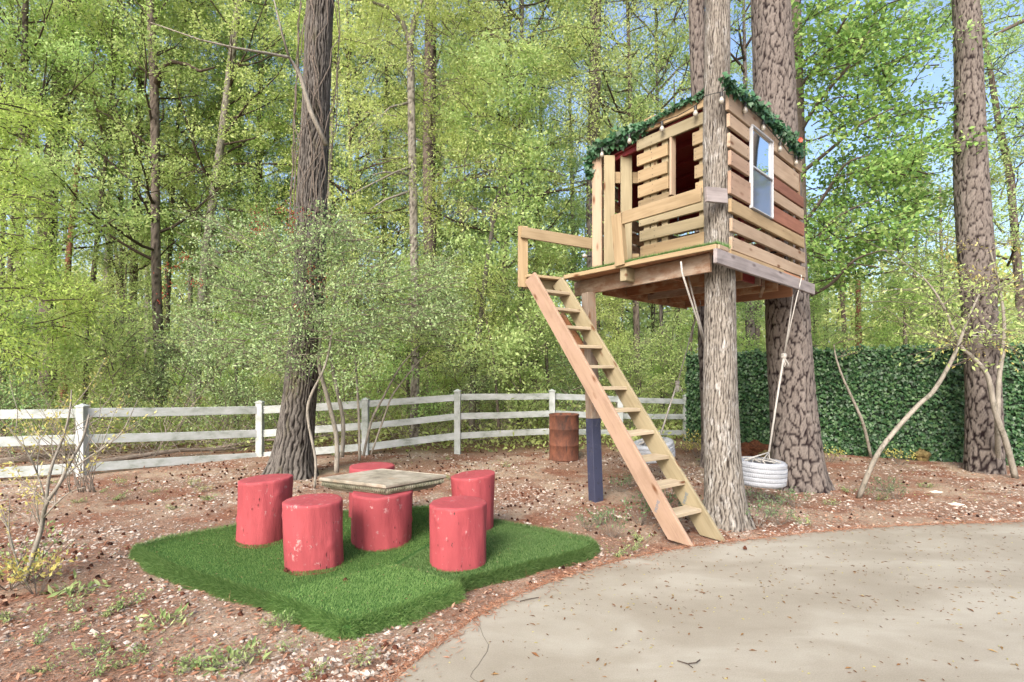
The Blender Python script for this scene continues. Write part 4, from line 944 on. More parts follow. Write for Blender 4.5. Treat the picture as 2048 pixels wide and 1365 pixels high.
# front wall (faces the camera side), set back from the deck edge
SF = .34; QF = A0 + Rv * SF
def plank_F(x0, x1, xr, yt, yb, mat, off=0.0, th=.036, name='wall_plank', label=None):
    Qo = QF + LNf * off; t0, t1 = hit(Qo, Lv, x0), hit(Qo, Lv, x1); zt, zb = zat(Qo, Lv, xr, yt), zat(Qo, Lv, xr, yb); c = (zt + zb) / 2
    return beam(name, th_, Qo + Lv * t0 + Vector((0, 0, c)) - LNf * th / 2, Qo + Lv * t1 + Vector((0, 0, c)) - LNf * th / 2, zt - zb, th, M[mat], side=LNf, wob=.002, bev=.005, label=label)
F_LIST = [(1288, 1419, 1408.5, 184.4, 213.7, 'pine'), (1272.5, 1420, 1409.3, 222.5, 246.7, 'pinegreen'),
          (1273, 1334, 1273, 311.5, 334, 'pine'), (1275, 1333, 1275.7, 342.7, 366.2, 'pine'), (1275, 1336, 1275, 372.8, 397, 'pine'), (1276, 1337, 1276, 403, 427, 'pine'),
          (1277, 1420, 1413.4, 394.5, 418.2, 'pinegreen'), (1278.5, 1421, 1414, 428.4, 452.6, 'pinegreen'), (1280, 1421, 1414, 462.7, 489, 'pine'),
          (1384, 1420, 1384, 266.5, 292.5, 'pine'), (1387, 1420, 1387, 298, 323, 'pine'), (1388.5, 1420, 1388.5, 332, 358, 'pine'), (1390, 1420, 1390, 366, 390, 'pine')]
for a in F_LIST: plank_F(*a)
tR, tL = hit(QF, Lv, 1419), hit(QF, Lv, 1273)
FT_ = zat(QF, Lv, 1408.5, 184.4)
for x in (1289, 1303, 1325, 1401):
    t_ = hit(QF, Lv, x); beam('stud', th_, QF + Lv * t_ + Vector((0, 0, ZD)) - LNf * .06, QF + Lv * t_ + Vector((0, 0, zat(QF, Lv, 1409, 222.5) - .02)) - LNf * .06, .09, .04, M['pinegreen'], side=LNf)
t_ = hit(QF, Lv, 1340); beam('window_jamb', th_, QF + Lv * t_ + Vector((0, 0, zat(QF, Lv, 1340, 390))) - LNf * .05, QF + Lv * t_ + Vector((0, 0, zat(QF, Lv, 1340, 272))) - LNf * .05, .03, .09, M['pinepale'], side=LNf)
# door leaf of two upright boards on a cross board, standing a little open
Yd_ = 6.95
def zY(y, Yd): return CH + (HY - y) / F * Yd
for x0, x1, yt in ((1208, 1229.5, 312), (1241, 1263.5, 312)):
    xa = (x0 + x1) / 2; X = (xa - HX) / F * Yd_; w_ = (x1 - x0) / F * Yd_
    beam('door_board', th_, (X, Yd_, ZD + .01), (X, Yd_, zY(yt, Yd_)), w_, .036, M['pinegreen'], side=(0, 1, 0))
for yt, yb in ((346, 368), (512, 528)):
    beam('door_brace', th_, ((1208 - HX) / F * 7.0, Yd_ + .04, zY((yt + yb) / 2, 7.0)), ((1278 - HX) / F * 7.0, Yd_ + .04, zY((yt + yb) / 2, 7.0)), .15, .036, M['pine'], side=(0, 1, 0))
# left corner post of the house, two studs together
tl = hit(QF, Lv, 1195); zl = zat(QF, Lv, 1195, 285)
beam('corner_post', th_, QF + Lv * tl + Vector((0, 0, ZD)), QF + Lv * tl + Vector((0, 0, zl)), .14, .04, M['pinepale'], side=(Rv + Lv * .2))
beam('corner_post', th_, QF + Lv * (tl + .02) + Rv * .07 + Vector((0, 0, ZD)), QF + Lv * (tl + .02) + Rv * .07 + Vector((0, 0, zl)), .09, .04, M['greybrown'], side=LNf)
HL = tl + .05; HS = 2.62
# left wall and back wall: dark inside, red-painted sheet high up
zw = ZD + .05; k = 0
while zw < WT - .25:
    beam('wall_plank', th_, pt(SF + .12, HL, zw + .07), pt(HS, HL, zw + .07), .15, .03, M['rustwood'] if k % 2 else M['greybrown'], side=Lv)
    beam('wall_plank', th_, pt(HS, .22, zw + .07), pt(HS, HL - .03, zw + .07), .15, .03, M['rustwood'] if k % 2 else M['redplank'], side=Rv)
    zw += .185; k += 1
def sheet(name, s0_, t0_, s1_, t1_, z0, z1, mat):
    a, b_ = pt(s0_, t0_, (z0 + z1) / 2), pt(s1_, t1_, (z0 + z1) / 2); return beam(name, th_, a, b_, z1 - z0, .012, mat, wob=0, bev=.001)
sheet('red_panel', HS - .05, .25, HS - .05, HL - .05, WT - .62, WT - .12, M['redwall']); sheet('red_panel', SF + .5, HL - .05, HS - .1, HL - .05, WT - .62, WT - .12, M['redwall'])
# rafters and roof panel
ZR = FT_ - .13
for s_ in np.linspace(SF + .1, HS, 6): beam('rafter', th_, pt(s_, .06, ZR - .06), pt(s_, HL + .02, ZR - .06 - .10), .09, .04, M['redwall'], side=Rv)
mb = MB(); c4 = [pt(SF + .05, .04, ZR), pt(HS + .02, .04, WT - .06), pt(HS + .02, HL, ZR - .16), pt(SF + .05, HL, ZR - .16)]
mb.raw(c4 + [v + Vector((0, 0, .018)) for v in c4], [(3, 2, 1, 0), (4, 5, 6, 7), (0, 1, 5, 4), (1, 2, 6, 5), (2, 3, 7, 6), (3, 0, 4, 7)])
roof = mb.obj('roof', M['redwall'], th_)
if False: beam('door_header', th_, QF + Lv * hit(QF, Lv, 1288) + Vector((0, 0, ZR - .12)) - LNf * .02, QF + Lv * HL + Vector((0, 0, ZR - .19)) - LNf * .02, .13, .036, M['redwall'], side=LNf)

screws = MB()
beam('gap_shade_board', th_, QF + Lv * tR + Vector((0, 0, FT_ - .17)) - LNf * .11, QF + Lv * HL + Vector((0, 0, FT_ - .20)) - LNf * .11, .22, .03, M['gap_shade'], side=LNf)  # added dark board, its colour stands for shade behind the wall-top gap
for a_ in R_LIST:
    for xx in (a_[0] + 3, a_[1] - 4):
        zt_, zb3 = zat(A0, Rv, a_[2], a_[3]), zat(A0, Rv, a_[2], a_[4])
        for f_ in (.25, .75):
            v_ = A0 + Rv * hit(A0, Rv, xx) + Vector((0, 0, zb3 + (zt_ - zb3) * f_)); screws.tube([v_ - RNf * .002, v_ + RNf * .0025], [.0055, .0055], 6)
for a_ in F_LIST:
    for xx in (a_[0] + 4, a_[0] + 30):
        if xx > a_[1] - 6: continue
        zt_, zb3 = zat(QF, Lv, a_[2], a_[3]), zat(QF, Lv, a_[2], a_[4])
        for f_ in (.25, .75):
            v_ = QF + Lv * hit(QF, Lv, xx) + Vector((0, 0, zb3 + (zt_ - zb3) * f_)); screws.tube([v_ - LNf * .002, v_ + LNf * .0025], [.0055, .0055], 6)
tag(screws.obj('screw_heads', simple('dark_screw', (.06, .05, .045), .5), th_), kind='stuff')
# deck: boards, edge boards, joists and beams
TD = 2.20; SD = 2.78
nb = 16; bw = TD / nb
for k in range(nb):
    t_ = (k + .5) * bw; sA = 0.02; sB = SD
    beam('deck_board', th_, pt(sA, t_, ZD - .02), pt(sB, t_, ZD - .02), .036, bw - .008, M['deck_under'], side=Lv)
beam('deck_edge', th_, pt(-.022, -.02, ZD - .024), pt(-.022, TD + .02, ZD - .024), .052, .036, M['pine'], side=Rv)
beam('deck_edge', th_, pt(-.003, TD + .03, ZD - .024), pt(.42, TD + .03, ZD - .024), .052, .036, M['pine'], side=Lv)
beam('deck_edge', th_, pt(.0, -.022, ZD - .022), pt(.22, -.022, ZD - .022), .045, .036, M['pinepale'], side=Lv)
# weathered beam along the right side
bt, bb = zat(A0 + RNf * .05, Rv, 1431.5, 497.4), zat(A0 + RNf * .05, Rv, 1431.5, 526.7); Qb = A0 + RNf * .05
beam('side_beam', th_, Qb + Rv * hit(Qb, Rv, 1430) + Vector((0, 0, (bt + bb) / 2)), Qb + Rv * hit(Qb, Rv, 1627) + Vector((0, 0, (bt + bb) / 2)), bt - bb, .04, M['grey'], side=RNf, label='weathered grey side beam')
beam('side_beam', th_, A0 + Rv * .3 + Vector((0, 0, ZD - .06)) + RNf * .01, A0 + Rv * 1.9 + Vector((0, 0, ZD - .06)) + RNf * .01, .1, .036, M['pine'], side=RNf)
# front beam, old and rust brown
fb0, fb1 = P(1151, 594, 7.45), P(1424, 541, 5.62); zb_ = (fb0.z + fb1.z) / 2
p0, p1 = Vector((fb0.x, 7.45, 2.79)), Vector((fb1.x - .02, 5.60, 2.795))
beam('front_beam', th_, p0, p1, .20, .04, M['greybrown'], label='weathered brown beam under the deck front')
for t_, off in ((1.22, 0),): beam('joist_end', th_, pt(-.0, t_, ZD - .125), pt(.33, t_, ZD - .125), .165, .09, M['pinegreen'], side=Lv)
for s_, dz_, mt in ((.98, 0, 'rustwood'), (1.55, .0, 'greybrown'), (2.15, 0, 'rustwood'), (2.72, -.02, 'deck_under')):
    beam('joist', th_, pt(s_, .14, ZD - .135 + dz_), pt(s_, TD - .35, ZD - .135 + dz_), .18, .04, M[mt], side=Rv)
beam('rim_joist', th_, pt(.42, TD - .33, ZD - .15), pt(SD, TD - .33, ZD - .15), .22, .04, M['rustwood'], side=Lv)
beam('joist', th_, pt(.5, .9, ZD - .10), pt(2.7, .9, ZD - .10), .11, .04, M['rustwood'], side=Lv)
beam('joist', th_, pt(1.75, .18, ZD - .17), pt(2.6, .55, ZD - .17), .12, .04, M['greybrown'])
beam('red_block', th_, pt(1.15, .22, ZD - .12), pt(1.8, .22, ZD - .12), .15, .03, M['redwall'], side=Lv)
# landing step at the head of the ladder
LB = pt(0, TD, 0)
beam('landing_board', th_, Vector((.19, 7.12, ZD - .02)), Vector((.70, 7.40, ZD - .02)), .036, .19, M['pine'], side=(.5, -.86, 0))
beam('landing_fascia', th_, Vector((.16, 7.20, ZD - .11)), Vector((.72, 7.48, ZD - .11)), .13, .04, M['pinegreen'], side=(.5, -.86, 0))
# support post, blue at its foot
pb = Vector(((1192 - HX) / F * 6.95, 6.95, float(gz(1.1, 6.95)) - .03)); pt_ = Vector(((1177 - HX) / F * 7.1, 7.1, 2.69)); sp = pb.lerp(pt_, .60)
pm = pb.lerp(pt_, (P(1188, 838, 6.97).z - pb.z) / (pt_.z - pb.z))
po = beam('support_post', th_, pm, pt_, .135, .135, M['greybrown'], side=(Vector((1, .55, 0))))
beam('painted_foot', po, pb, pm, .14, .14, M['bluepaint'], side=(Vector((1, .55, 0))))
# brace behind the ladder
beam('brace', th_, P(1122, 628, 7.35), P(1176, 712, 7.05), .09, .04, M['rustwood'])
# front railing
def deck_x(x, off=.03): Qe = A0 - Rv * off; return Qe, hit(Qe, Lv, x)
Qe, t0 = deck_x(1246); _, t1 = deck_x(1403); zt0 = zat(Qe, Lv, 1246, 423.5); zb0 = zat(Qe, Lv, 1246, 450.5)
beam('handrail', th_, Qe + Lv * t0 + Vector((0, 0, (zt0 + zb0) / 2)), Qe + Lv * t1 + Vector((0, 0, (zt0 + zb0) / 2 + .01)), .15, .038, M['pine'], side=Rv)
_, tp0 = deck_x(1243); _, tp1 = deck_x(1235)
beam('rail_post', th_, Qe + Lv * tp0 - Rv * .0 + Vector((0, 0, ZD - .03)), Qe + Lv * tp1 + Vector((0, 0, zt0 - .02)), .135, .085, M['pine'], side=Rv)
o1 = P(1411, 389, 5.55); o2 = P(1453, 393, 5.66)
beam('rail_block', th_, o1, o2, .155, .04, M['grey'], label='weathered grey block nailed to the tree')
# ladder-side railing
b0 = Vector(((1046 - HX) / F * 7.15, 7.15, zY(575, 7.15))); b1 = Vector(((1046 - HX) / F * 7.15, 7.15, zY(453, 7.15)))
beam('rail_post', th_, b0, b1, .135, .04, M['pine'], side=(.25, -1, 0))
beam('handrail', th_, P(1043, 464.5, 7.1), P(1184, 488.5, 7.22), .148, .038, M['pine'])
# artificial turf runner along the deck front
rn = empty('turf_runner', pt(.1, 1, ZD), 'thin green turf strip laid along the front edge of the treehouse deck', 'artificial turf')
mb = MB()
for a, b_ in ((.02, 1.18), (1.30, 1.98)): mb.box(pt(.16, (a + b_) / 2, ZD + .006), (.30, b_ - a, .008), Matrix.Rotation(math.atan2(Rv.y, Rv.x), 4, 'Z'))
mb.obj('backing', M['turfbase'], rn)
n = 16000; tt = rng.uniform(-.02, 2.0, n); ss = rng.uniform(-.02, .32, n); k_ = (tt < 1.18) | (tt > 1.28); tt, ss = tt[k_], ss[k_]; n = len(tt)
C = np.stack([A0.x + Rv.x * ss + Lv.x * tt, A0.y + Rv.y * ss + Lv.y * tt, np.full(n, ZD + .008)], 1); D = rng.normal(size=(n, 3)) * .5; D[:, 2] = 1; D[ss < .01] += np.array([-Rv.x, -Rv.y, -.6])
Hh = rng.uniform(.025, .065, n); o = add('pile', leaves('pile', C, D, rng.normal(size=(n, 3)), Hh, .005, M['turf'], 'blade'), Matrix.Identity(4), rn); tag(o, kind='stuff')

# ================================================================= LADDER
run = Vector((-.579, .815, 0)); wv = Vector((.815, .579, 0)); BL = Vector((1.70, 4.97, 0)); RUN = 2.417; WID = .47
ld = empty('wooden_ladder', BL, 'steep open wooden ladder-stair leading up to the treehouse deck', 'ladder')
sl = (run * RUN + Vector((0, 0, ZD))).normalized(); nrm_ = Vector((0, 0, 1)).cross(wv).normalized()
def slope_pt(f, off=0.0, side=0.0): return BL + wv * side + (run * RUN + Vector((0, 0, ZD))) * f + perp * off
perp = wv.cross(sl).normalized()
if perp.z > 0: perp = -perp          # towards the underside of the ladder
def stringer(side, mat, f0, f1):
    Wd = .215; c = Wd / 2; p0, p1 = slope_pt(f0, c, side), slope_pt(f1, c, side); L = (p1 - p0).length
    tn = math.tan(math.asin(sl.z))
    def tp(v):   # foot cut level, head cut plumb
        if v.co.x < 0: v.co.x += (v.co.z * KZ + c) * (1 / tn) * 0.98 - c / tn * .0
    me = bevelled_box('stringer', L, .038, Wd, M[mat], .004, .0015)
    Z = perp; Xa = sl; Ya = Z.cross(Xa)
    Mx = Matrix(((Xa.x, Ya.x, Z.x, 0), (Xa.y, Ya.y, Z.y, 0), (Xa.z, Ya.z, Z.z, 0), (0, 0, 0, 1)))
    for v in me.vertices:            # plumb head, level foot
        if v.co.x < 0: v.co.x += -(v.co.z - (-c)) * 0 + (v.co.z + c) * (1 / tn) * 1.0
        else: v.co.x += (v.co.z + c) * (-tn) * 0 + (v.co.z + c) * .25
    return add('stringer', me, Matrix.Translation((p0 + p1) / 2) @ Mx, ld)
a = stringer(-.0, 'cedar', .0, 1.0); a['label'] = 'reddish left stringer'; b_ = stringer(WID, 'pinegreen', -.012, .995); b_['label'] = 'pale right stringer'
for k in range(1, 12):
    z = ZD - k * ZD / 12; f = z / ZD; c = slope_pt(f, 0) ; mid = c + run * .115 + Vector((0, 0, -.019)) ; mid.z = z - .019
    jitter = random.uniform(-.006, .006)
    beam('tread', ld, mid + wv * .02, mid + wv * (WID - .02) + Vector((0, 0, jitter)), .038, .19, M['tread'], side=run)
# faint grade stamps printed on the stringers
stm = simple('grade_stamp_ink', (.10, .16, .22), .8)
def stamp(side, f, off, txt, face):
    cu = bpy.data.curves.new('grade_stamp', 'FONT'); cu.body = txt; cu.size = .05; cu.extrude = 0.0; me_o = bpy.data.objects.new('grade_stamp', cu); COL.objects.link(me_o); cu.materials.append(stm)
    c = slope_pt(f, off, side) + (-wv) * face; X = (wv.cross(Vector((0, 0, 1)))); X = (perp * -.75 + sl * .5).normalized(); Z = -wv; Y_ = Z.cross(X)
    Mx = Matrix(((X.x, Y_.x, Z.x, 0), (X.y, Y_.y, Z.y, 0), (X.z, Y_.z, Z.z, 0), (0, 0, 0, 1))); bpy.context.view_layer.update(); ms = bpy.data.meshes.new_from_object(me_o); ms.name = 'grade_stamp'; bpy.data.objects.remove(me_o); bpy.data.curves.remove(cu); add('grade_stamp', ms, Matrix.Translation(c) @ Mx, ld)
stamp(0, .115, .17, 'PRIME', .0215); stamp(WID, .12, .17, 'PRIME', .0215)

# ================================================================= TYRE SWINGS
def tyre(root, c, R, H, tilt):
    hw = H / 2; prof = [(R * .60, -hw * .86), (R * .66, -hw * .98), (R * .84, -hw * 1.03), (R * .93, -hw)]
    nr = 5
    ring_z = np.linspace(-hw * .93, hw * .93, nr * 2 + 1)
    for q in range(nr):
        za, zb2 = ring_z[q * 2], ring_z[q * 2 + 2]; g = .008; bul = lambda z: R * (1 - .035 * (z / hw) ** 2)
        prof += [(bul(za) - .012, za + g * .5), (bul(za), za + g), (bul((za + zb2) / 2), (za + zb2) / 2), (bul(zb2), zb2 - g), (bul(zb2) - .012, zb2 - g * .5)]
    prof += [(R * .93, hw), (R * .84, hw * 1.03), (R * .66, hw * .98), (R * .60, hw * .86), (R * .62, hw * .7), (R * .86, hw * .5), (R * .88, 0), (R * .86, -hw * .5), (R * .62, -hw * .7), (R * .60, -hw * .86)]
    n = 120; V = []; fs = []
    for a_, (q, z) in enumerate(prof):
        for k in range(n):
            t = 2 * math.pi * k / n; rr_ = q
            V.append((rr_ * math.cos(t), rr_ * math.sin(t), z))
    for a_ in range(len(prof) - 1):
        for k in range(n): fs.append((a_ * n + k, a_ * n + (k + 1) % n, (a_ + 1) * n + (k + 1) % n, (a_ + 1) * n + k))
    me = bpy.data.meshes.new('tyre'); me.from_pydata(V, [], fs); me.polygons.foreach_set('use_smooth', [True] * len(fs)); me.materials.append(M['tyre'])
    Mx = Matrix.Translation(c) @ Matrix.Rotation(tilt[0], 4, 'X') @ Matrix.Rotation(tilt[1], 4, 'Y'); ty = add('tyre', me, Mx, root)
    mb = MB()                         # tread sipes: slanting lugs standing proud
    for q in range(nr):
        zc = (ring_z[q * 2] + ring_z[q * 2 + 2]) / 2; hz = (ring_z[2] - ring_z[0]) * .36
        for k in range(90):
            t = 2 * math.pi * k / 90; sg = 1 if q % 2 else -1; dt = .022 * sg; rr_ = R * (1 - .035 * (zc / hw) ** 2) + .001; w_ = .020
            p = [((rr_ + e) * math.cos(t + a_ ), (rr_ + e) * math.sin(t + a_), z) for e in (0, .004) for a_, z in ((-w_ - dt, zc - hz), (w_ * .6 - dt, zc - hz), (w_ * .6 + dt, zc + hz), (-w_ + dt, zc + hz))]
            mb.raw(p, [(4, 5, 6, 7), (0, 1, 5, 4), (1, 2, 6, 5), (2, 3, 7, 6), (3, 0, 4, 7)])
    me = mb.mesh('tread_lugs', M['tyre']); add('tread_lugs', me, Mx, ty); return Mx
def knot(mb, c, s):
    for q in range(5):
        a = q * 1.3; pts = [c + Vector((math.cos(a + t) * s * (.6 + .2 * math.sin(2 * t)), math.sin(a + t) * s * .7, math.sin(t * 2 + a) * s * .9)) for t in np.linspace(0, 5.5, 9)]
        mb.tube(pts, s * .28, 6)
def swing(c, R, H, tilt, kn, tops, lab, tails=4, drop=None):
    r = empty('tire_swing', c, lab, 'tire swing', 'white tire swings under the treehouse'); Mx = tyre(r, c, R, H, tilt)
    hang = c + Vector((0, 0, H / 2 + .05)) if drop is None else drop; mb = MB(); rd = .011
    mb.tube([hang, hang.lerp(kn, .5) + Vector((-.004, 0, 0)), kn], rd * 1.25, 7)
    mb.obj('main_rope', M['rope'], r, True); mb = MB()
    for k in range(6):
        a = k * math.pi / 3 + .3; e = Mx @ Vector((R * .78 * math.cos(a), R * .78 * math.sin(a), H / 2 + .008)); m1 = Mx @ Vector((R * .35 * math.cos(a), R * .35 * math.sin(a), H / 2 + .02 + .02 * (k % 2)))
        e2 = Mx @ Vector((R * .61 * math.cos(a + .25), R * .61 * math.sin(a + .25), H / 2 - .05)); e3 = Mx @ Vector((R * .62 * math.cos(a + 1.9), R * .62 * math.sin(a + 1.9), H / 2 + .01))
        mb.tube([hang, m1, e, e2], rd * .7, 5); mb.tube([e2, m1 + Vector((.02, .02, -.02)), e3], rd * .6, 5)
    mb.obj('lashing', M['rope'], r, True); mb = MB(); knot(mb, kn, .035)
    for k in range(tails):
        d = Vector((random.uniform(-.3, .5), random.uniform(-.4, .1), -1)); mb.tube([kn, kn + d * .05, kn + d * .11 + Vector((.01, 0, 0)), kn + d * .15], [.01, .009, .007, .003], 5)
    mb.obj('knot', M['rope'], r, True)
    for k, tp in enumerate(tops):
        mb = MB(); mb.tube([kn, kn.lerp(tp, .5) + Vector((.006 * (k * 2 - 1), 0, 0)), tp], rd * .75, 6)
        if k == 0: mb.tube([tp, tp + Vector((0, .0, .04)), tp + Vector((0, .05, .05))], rd * .75, 6)
        mb.obj('hanging_rope', M['rope'], r, True)
c1 = P(1519, 944, 7.0)
tb = Qb + Rv * hit(Qb, Rv, 1597); 
swing(c1, .325, .30, (.02, .04), P(1568, 712, 7.18), [Vector((tb.x, tb.y - .03, bt)) + RNf * .02, P(1586, 590, 7.4)], 'white-painted tire swing hanging beside the big pine, by the grey tree', drop=P(1538, 905, 7.02))
c2 = P(1306, 900, 8.4)
swing(c2, .33, .26, (.1, -.16), P(1355, 766, 8.35), [P(1401, 608, 8.3), P(1394, 622, 8.32)], 'farther white-painted tire swing seen between the ladder treads', drop=P(1322, 868, 8.38))
# loose rope loop hanging from the deck edge, running behind the grey tree
r = empty('rope_loop', P(1363, 525, 5.9), 'loose white rope loop hanging from the deck edge down behind the grey tree', 'rope'); mb = MB()
mb.tube([P(1362, 524, 5.75), P(1364, 545, 5.72), P(1378, 590, 5.8), P(1398, 650, 6.0), P(1413, 705, 6.25)], .011, 6); mb.tube([P(1376, 552, 6.1), P(1388, 600, 6.1), P(1401, 650, 6.2), P(1414, 700, 6.3)], .010, 6)
mb.obj('strand', M['rope'], r, True)

# ================================================================= IVY GARLANDS AND STRING LIGHTS
def garland(label, path, dens, rad, hang, seed, size=(.05, .09)):
    rng = np.random.default_rng(seed); A = np.array([tuple(p) for p in path]); seg = np.diff(A, axis=0); ln = np.linalg.norm(seg, axis=1); tot = ln.sum(); n = int(tot * dens)
    cum = np.concatenate([[0], np.cumsum(ln)]); u = rng.uniform(0, tot, n); C = np.stack([np.interp(u, cum, A[:, i]) for i in range(3)], 1); rd = np.interp(u, cum, rad)
    C += rng.normal(size=(n, 3)) * rd[:, None] * np.array([.6, .6, .55]); C[:, 2] -= np.abs(rng.normal(size=n)) * np.interp(u, cum, hang)
    D = rng.normal(size=(n, 3)) * .6; D[:, 2] -= .7; D[:, 1] -= .3; Nn = rng.normal(size=(n, 3)) * .5 + np.array([-.1, -1, .6]); L = rng.uniform(size[0], size[1], n)
    r = empty('ivy_garland', path[0], label, 'garland', 'artificial ivy garlands'); 
    add('ivy_leaves', leaves('ivy_leaves', C, D, Nn, L, L * .85, M['ivy'], 'ivy'), Matrix.Identity(4), r)['kind'] = 'stuff'
    mb = MB(); mb.tube(path, .006, 5); mb.obj('stem', M['ivy'], r); return r
def onF(x, y, off=.03): Qo = QF + LNf * off; t = hit(Qo, Lv, x); v = Qo + Lv * t; return Vector((v.x, v.y, CH + (HY - y) / F * v.y))
def onR(x, y, off=.03): Qo = A0 + RNf * off; t = hit(Qo, Rv, x); v = Qo + Rv * t; return Vector((v.x, v.y, CH + (HY - y) / F * v.y))
garland('thick ivy garland over the treehouse doorway, hanging down its left corner', [onF(1181, 352), onF(1181, 318), onF(1188, 296), onF(1225, 278), onF(1262, 262), onF(1290, 246)], 620, [.03, .06, .075, .075, .07, .035], [.03] * 6, 1)
garland('thin ivy strand along the front roof edge of the treehouse', [onF(1286, 250), onF(1320, 228), onF(1360, 208), onF(1408, 184)], 230, [.03, .02, .018, .02], [.01] * 4, 2, (.04, .07))
garland('bushy ivy garland sloping along the roof edge over the treehouse window', [onR(1449, 150), onR(1463, 172), onR(1490, 190), onR(1520, 214), onR(1550, 246), onR(1580, 276), onR(1603, 306)], 430, [.035, .045, .05, .05, .05, .06, .065], [.02] * 7, 3, (.045, .075))
mb = MB(); c = onR(1600, 281, .1)
for k in range(7):
    a = k * .9; d = Vector((math.cos(a), -.4, math.sin(a))) * .035; s_ = Vector((-math.sin(a), 0, math.cos(a))) * .016; mb.raw([c, c + d * .6 + s_, c + d, c + d * .6 - s_], [(0, 1, 2, 3)])
tag(mb.obj('red_flower', M['flower']), 'single red flower stuck in the ivy at the right end of the roof edge', 'flower')
def bulbs(label, wire, pts, hang_dirs=None):
    r = empty('string_lights', wire[0], label, 'string lights'); mb = MB(); mb.tube(wire, .005, 5); mb.obj('wire', M['black'], r)
    for q, p in enumerate(pts):
        d = Vector((0, 0, -1)) if not hang_dirs else hang_dirs[q]; mb = MB(); mb.tube([p, p + d * .015, p + d * .055], [.012, .018, .017], 8); s_ = mb.obj('socket', M['black'], r)
        mb = MB(); prof_ = [(.014, .055), (.022, .072), (.028, .09), (.026, .108), (.016, .122), (.004, .128)]; mb.tube([p + d * z for _, z in prof_], [w_ for w_, _ in prof_], 10); mb.obj('bulb', M['bulb'], s_, True)
bulbs('cafe bulb string along the front roof edge and around the grey tree', [onF(1183, 300, .1), onF(1204, 296, .1), onF(1232, 286, .1), onF(1259, 268, .1), onF(1290, 257, .06), onF(1323, 243, .06), onF(1355, 232, .06), onF(1391, 212, .06), onF(1411, 192, .25), P(1425, 188, 5.6), P(1443, 184, 5.55), onR(1456, 175, .03)],
      [onF(1204, 296, .1), onF(1259, 268, .1), onF(1324, 243, .06), onF(1391, 211, .06), P(1443, 184, 5.55)])
bulbs('cafe bulb string along the roof edge above the treehouse window', [onR(1458, 176, .02), onR(1490, 204, .03), onR(1524, 240, .03), onR(1541, 262, .03), onR(1560, 283, .03), onR(1578, 308, .03), onR(1592, 312, .03), onR(1603, 322, .03)], [onR(1490, 205, .03), onR(1526, 241, .03), onR(1560, 284, .03), onR(1592, 312, .03)])
bulbs('single dangling cafe bulb on the left corner post above the deck', [onF(1181, 350, .05), P(1180, 420, 7.25), P(1181, 512, 7.25)], [P(1183, 513, 7.2)], [Vector((-1, 0, .05))])

# ================================================================= SMALL TREES AND SAPLINGS IN THE YARD
def stems(root, mat, lst, name='stem'):
    for pts, rads in lst:
        mb = MB(); P_ = [Vector(p) for p in pts]
        if len(P_) > 2:
            Q_, RR = [], []
            for a in range(len(P_) - 1):
                p0 = P_[max(a - 1, 0)]; p1, p2 = P_[a], P_[a + 1]; p3 = P_[min(a + 2, len(P_) - 1)]
                for u in (0, .25, .5, .75):
                    Q_.append(.5 * ((2 * p1) + (p2 - p0) * u + (2 * p0 - 5 * p1 + 4 * p2 - p3) * u * u + (3 * p1 - p0 - 3 * p2 + p3) * u ** 3)); RR.append(rads[a] * (1 - u) + rads[a + 1] * u)
            Q_.append(P_[-1]); RR.append(rads[-1])
        else: Q_, RR = P_, rads
        mb.tube(Q_, RR, 8); mb.obj(name, mat, root, True)
def sub(pts, d, spread_d=0.0): return [P(x, y, d + spread_d * q) for q, (x, y) in enumerate(pts)]
# leafing sapling, front left
g0 = G(48, 1168); D0 = g0.y
sp_ = empty('sapling', g0, 'leafing grey-barked sapling in the left foreground', 'young tree')
L0 = [(sub([(48, 1168), (66, 1110), (82, 1060), (92, 1010), (118, 970), (140, 925), (165, 880), (178, 830)], D0), [.028, .024, .021, .019, .017, .015, .012, .008]),
      (sub([(92, 1010), (97, 960), (108, 920), (128, 870), (140, 820), (143, 780)], D0, .02), [.017, .015, .013, .011, .008, .005]),
      (sub([(84, 1040), (110, 1010), (140, 985), (170, 975)], D0, -.02), [.010, .008, .006, .003]),
      (sub([(48, 1165), (30, 1110), (18, 1060), (20, 1000)], D0, -.03), [.008, .007, .005, .003]),
      (sub([(90, 1000), (75, 950), (60, 915), (30, 870), (10, 850)], D0, .03), [.010, .008, .007, .005, .003]),
      (sub([(118, 970), (150, 935), (200, 900), (240, 870), (262, 830), (275, 800)], D0, .02), [.010, .009, .007, .006, .004, .003])]
rb = random.Random(4); tips = []
for pts, _ in list(L0):
    for k in range(5):
        i_ = rb.randint(1, len(pts) - 2); p = pts[i_].copy(); d = Vector((rb.uniform(-1, 1), rb.uniform(-.5, .5), rb.uniform(.5, 1.3))).normalized(); q = [p]
        for s_ in range(4): d = (d + Vector((rb.gauss(0, .15), rb.gauss(0, .15), rb.gauss(.05, .1)))).normalized(); q.append(q[-1] + d * rb.uniform(.08, .17))
        L0.append((q, [.0045, .004, .0032, .0025, .0015])); tips.append(q[1:])
stems(sp_, M['bark_birch'], [(p_, [q * .78 for q in r_]) for p_, r_ in L0])
rng = np.random.default_rng(33)
sel = [t_ for q, t_ in enumerate(tips) if q % 3 != 2]
me = leaf_cloud('leaves', sel, rng, 75, .034, M['yellow'], .022, ratio=.4); add('leaves', me, Matrix.Identity(4), sp_)
tw2 = [[g0 + Vector((rng.normal() * .12, rng.normal() * .1, .05)), g0 + Vector((rng.normal() * .22, rng.normal() * .15, rng.uniform(.2, .5)))] for _ in range(16)]
stems(sp_, M['twig'], [(t_, [.004, .002]) for t_ in tw2]); add('leaves', leaf_cloud('leaves', tw2, rng, 34, .035, M['weed'], .035, ratio=.45), Matrix.Identity(4), sp_)
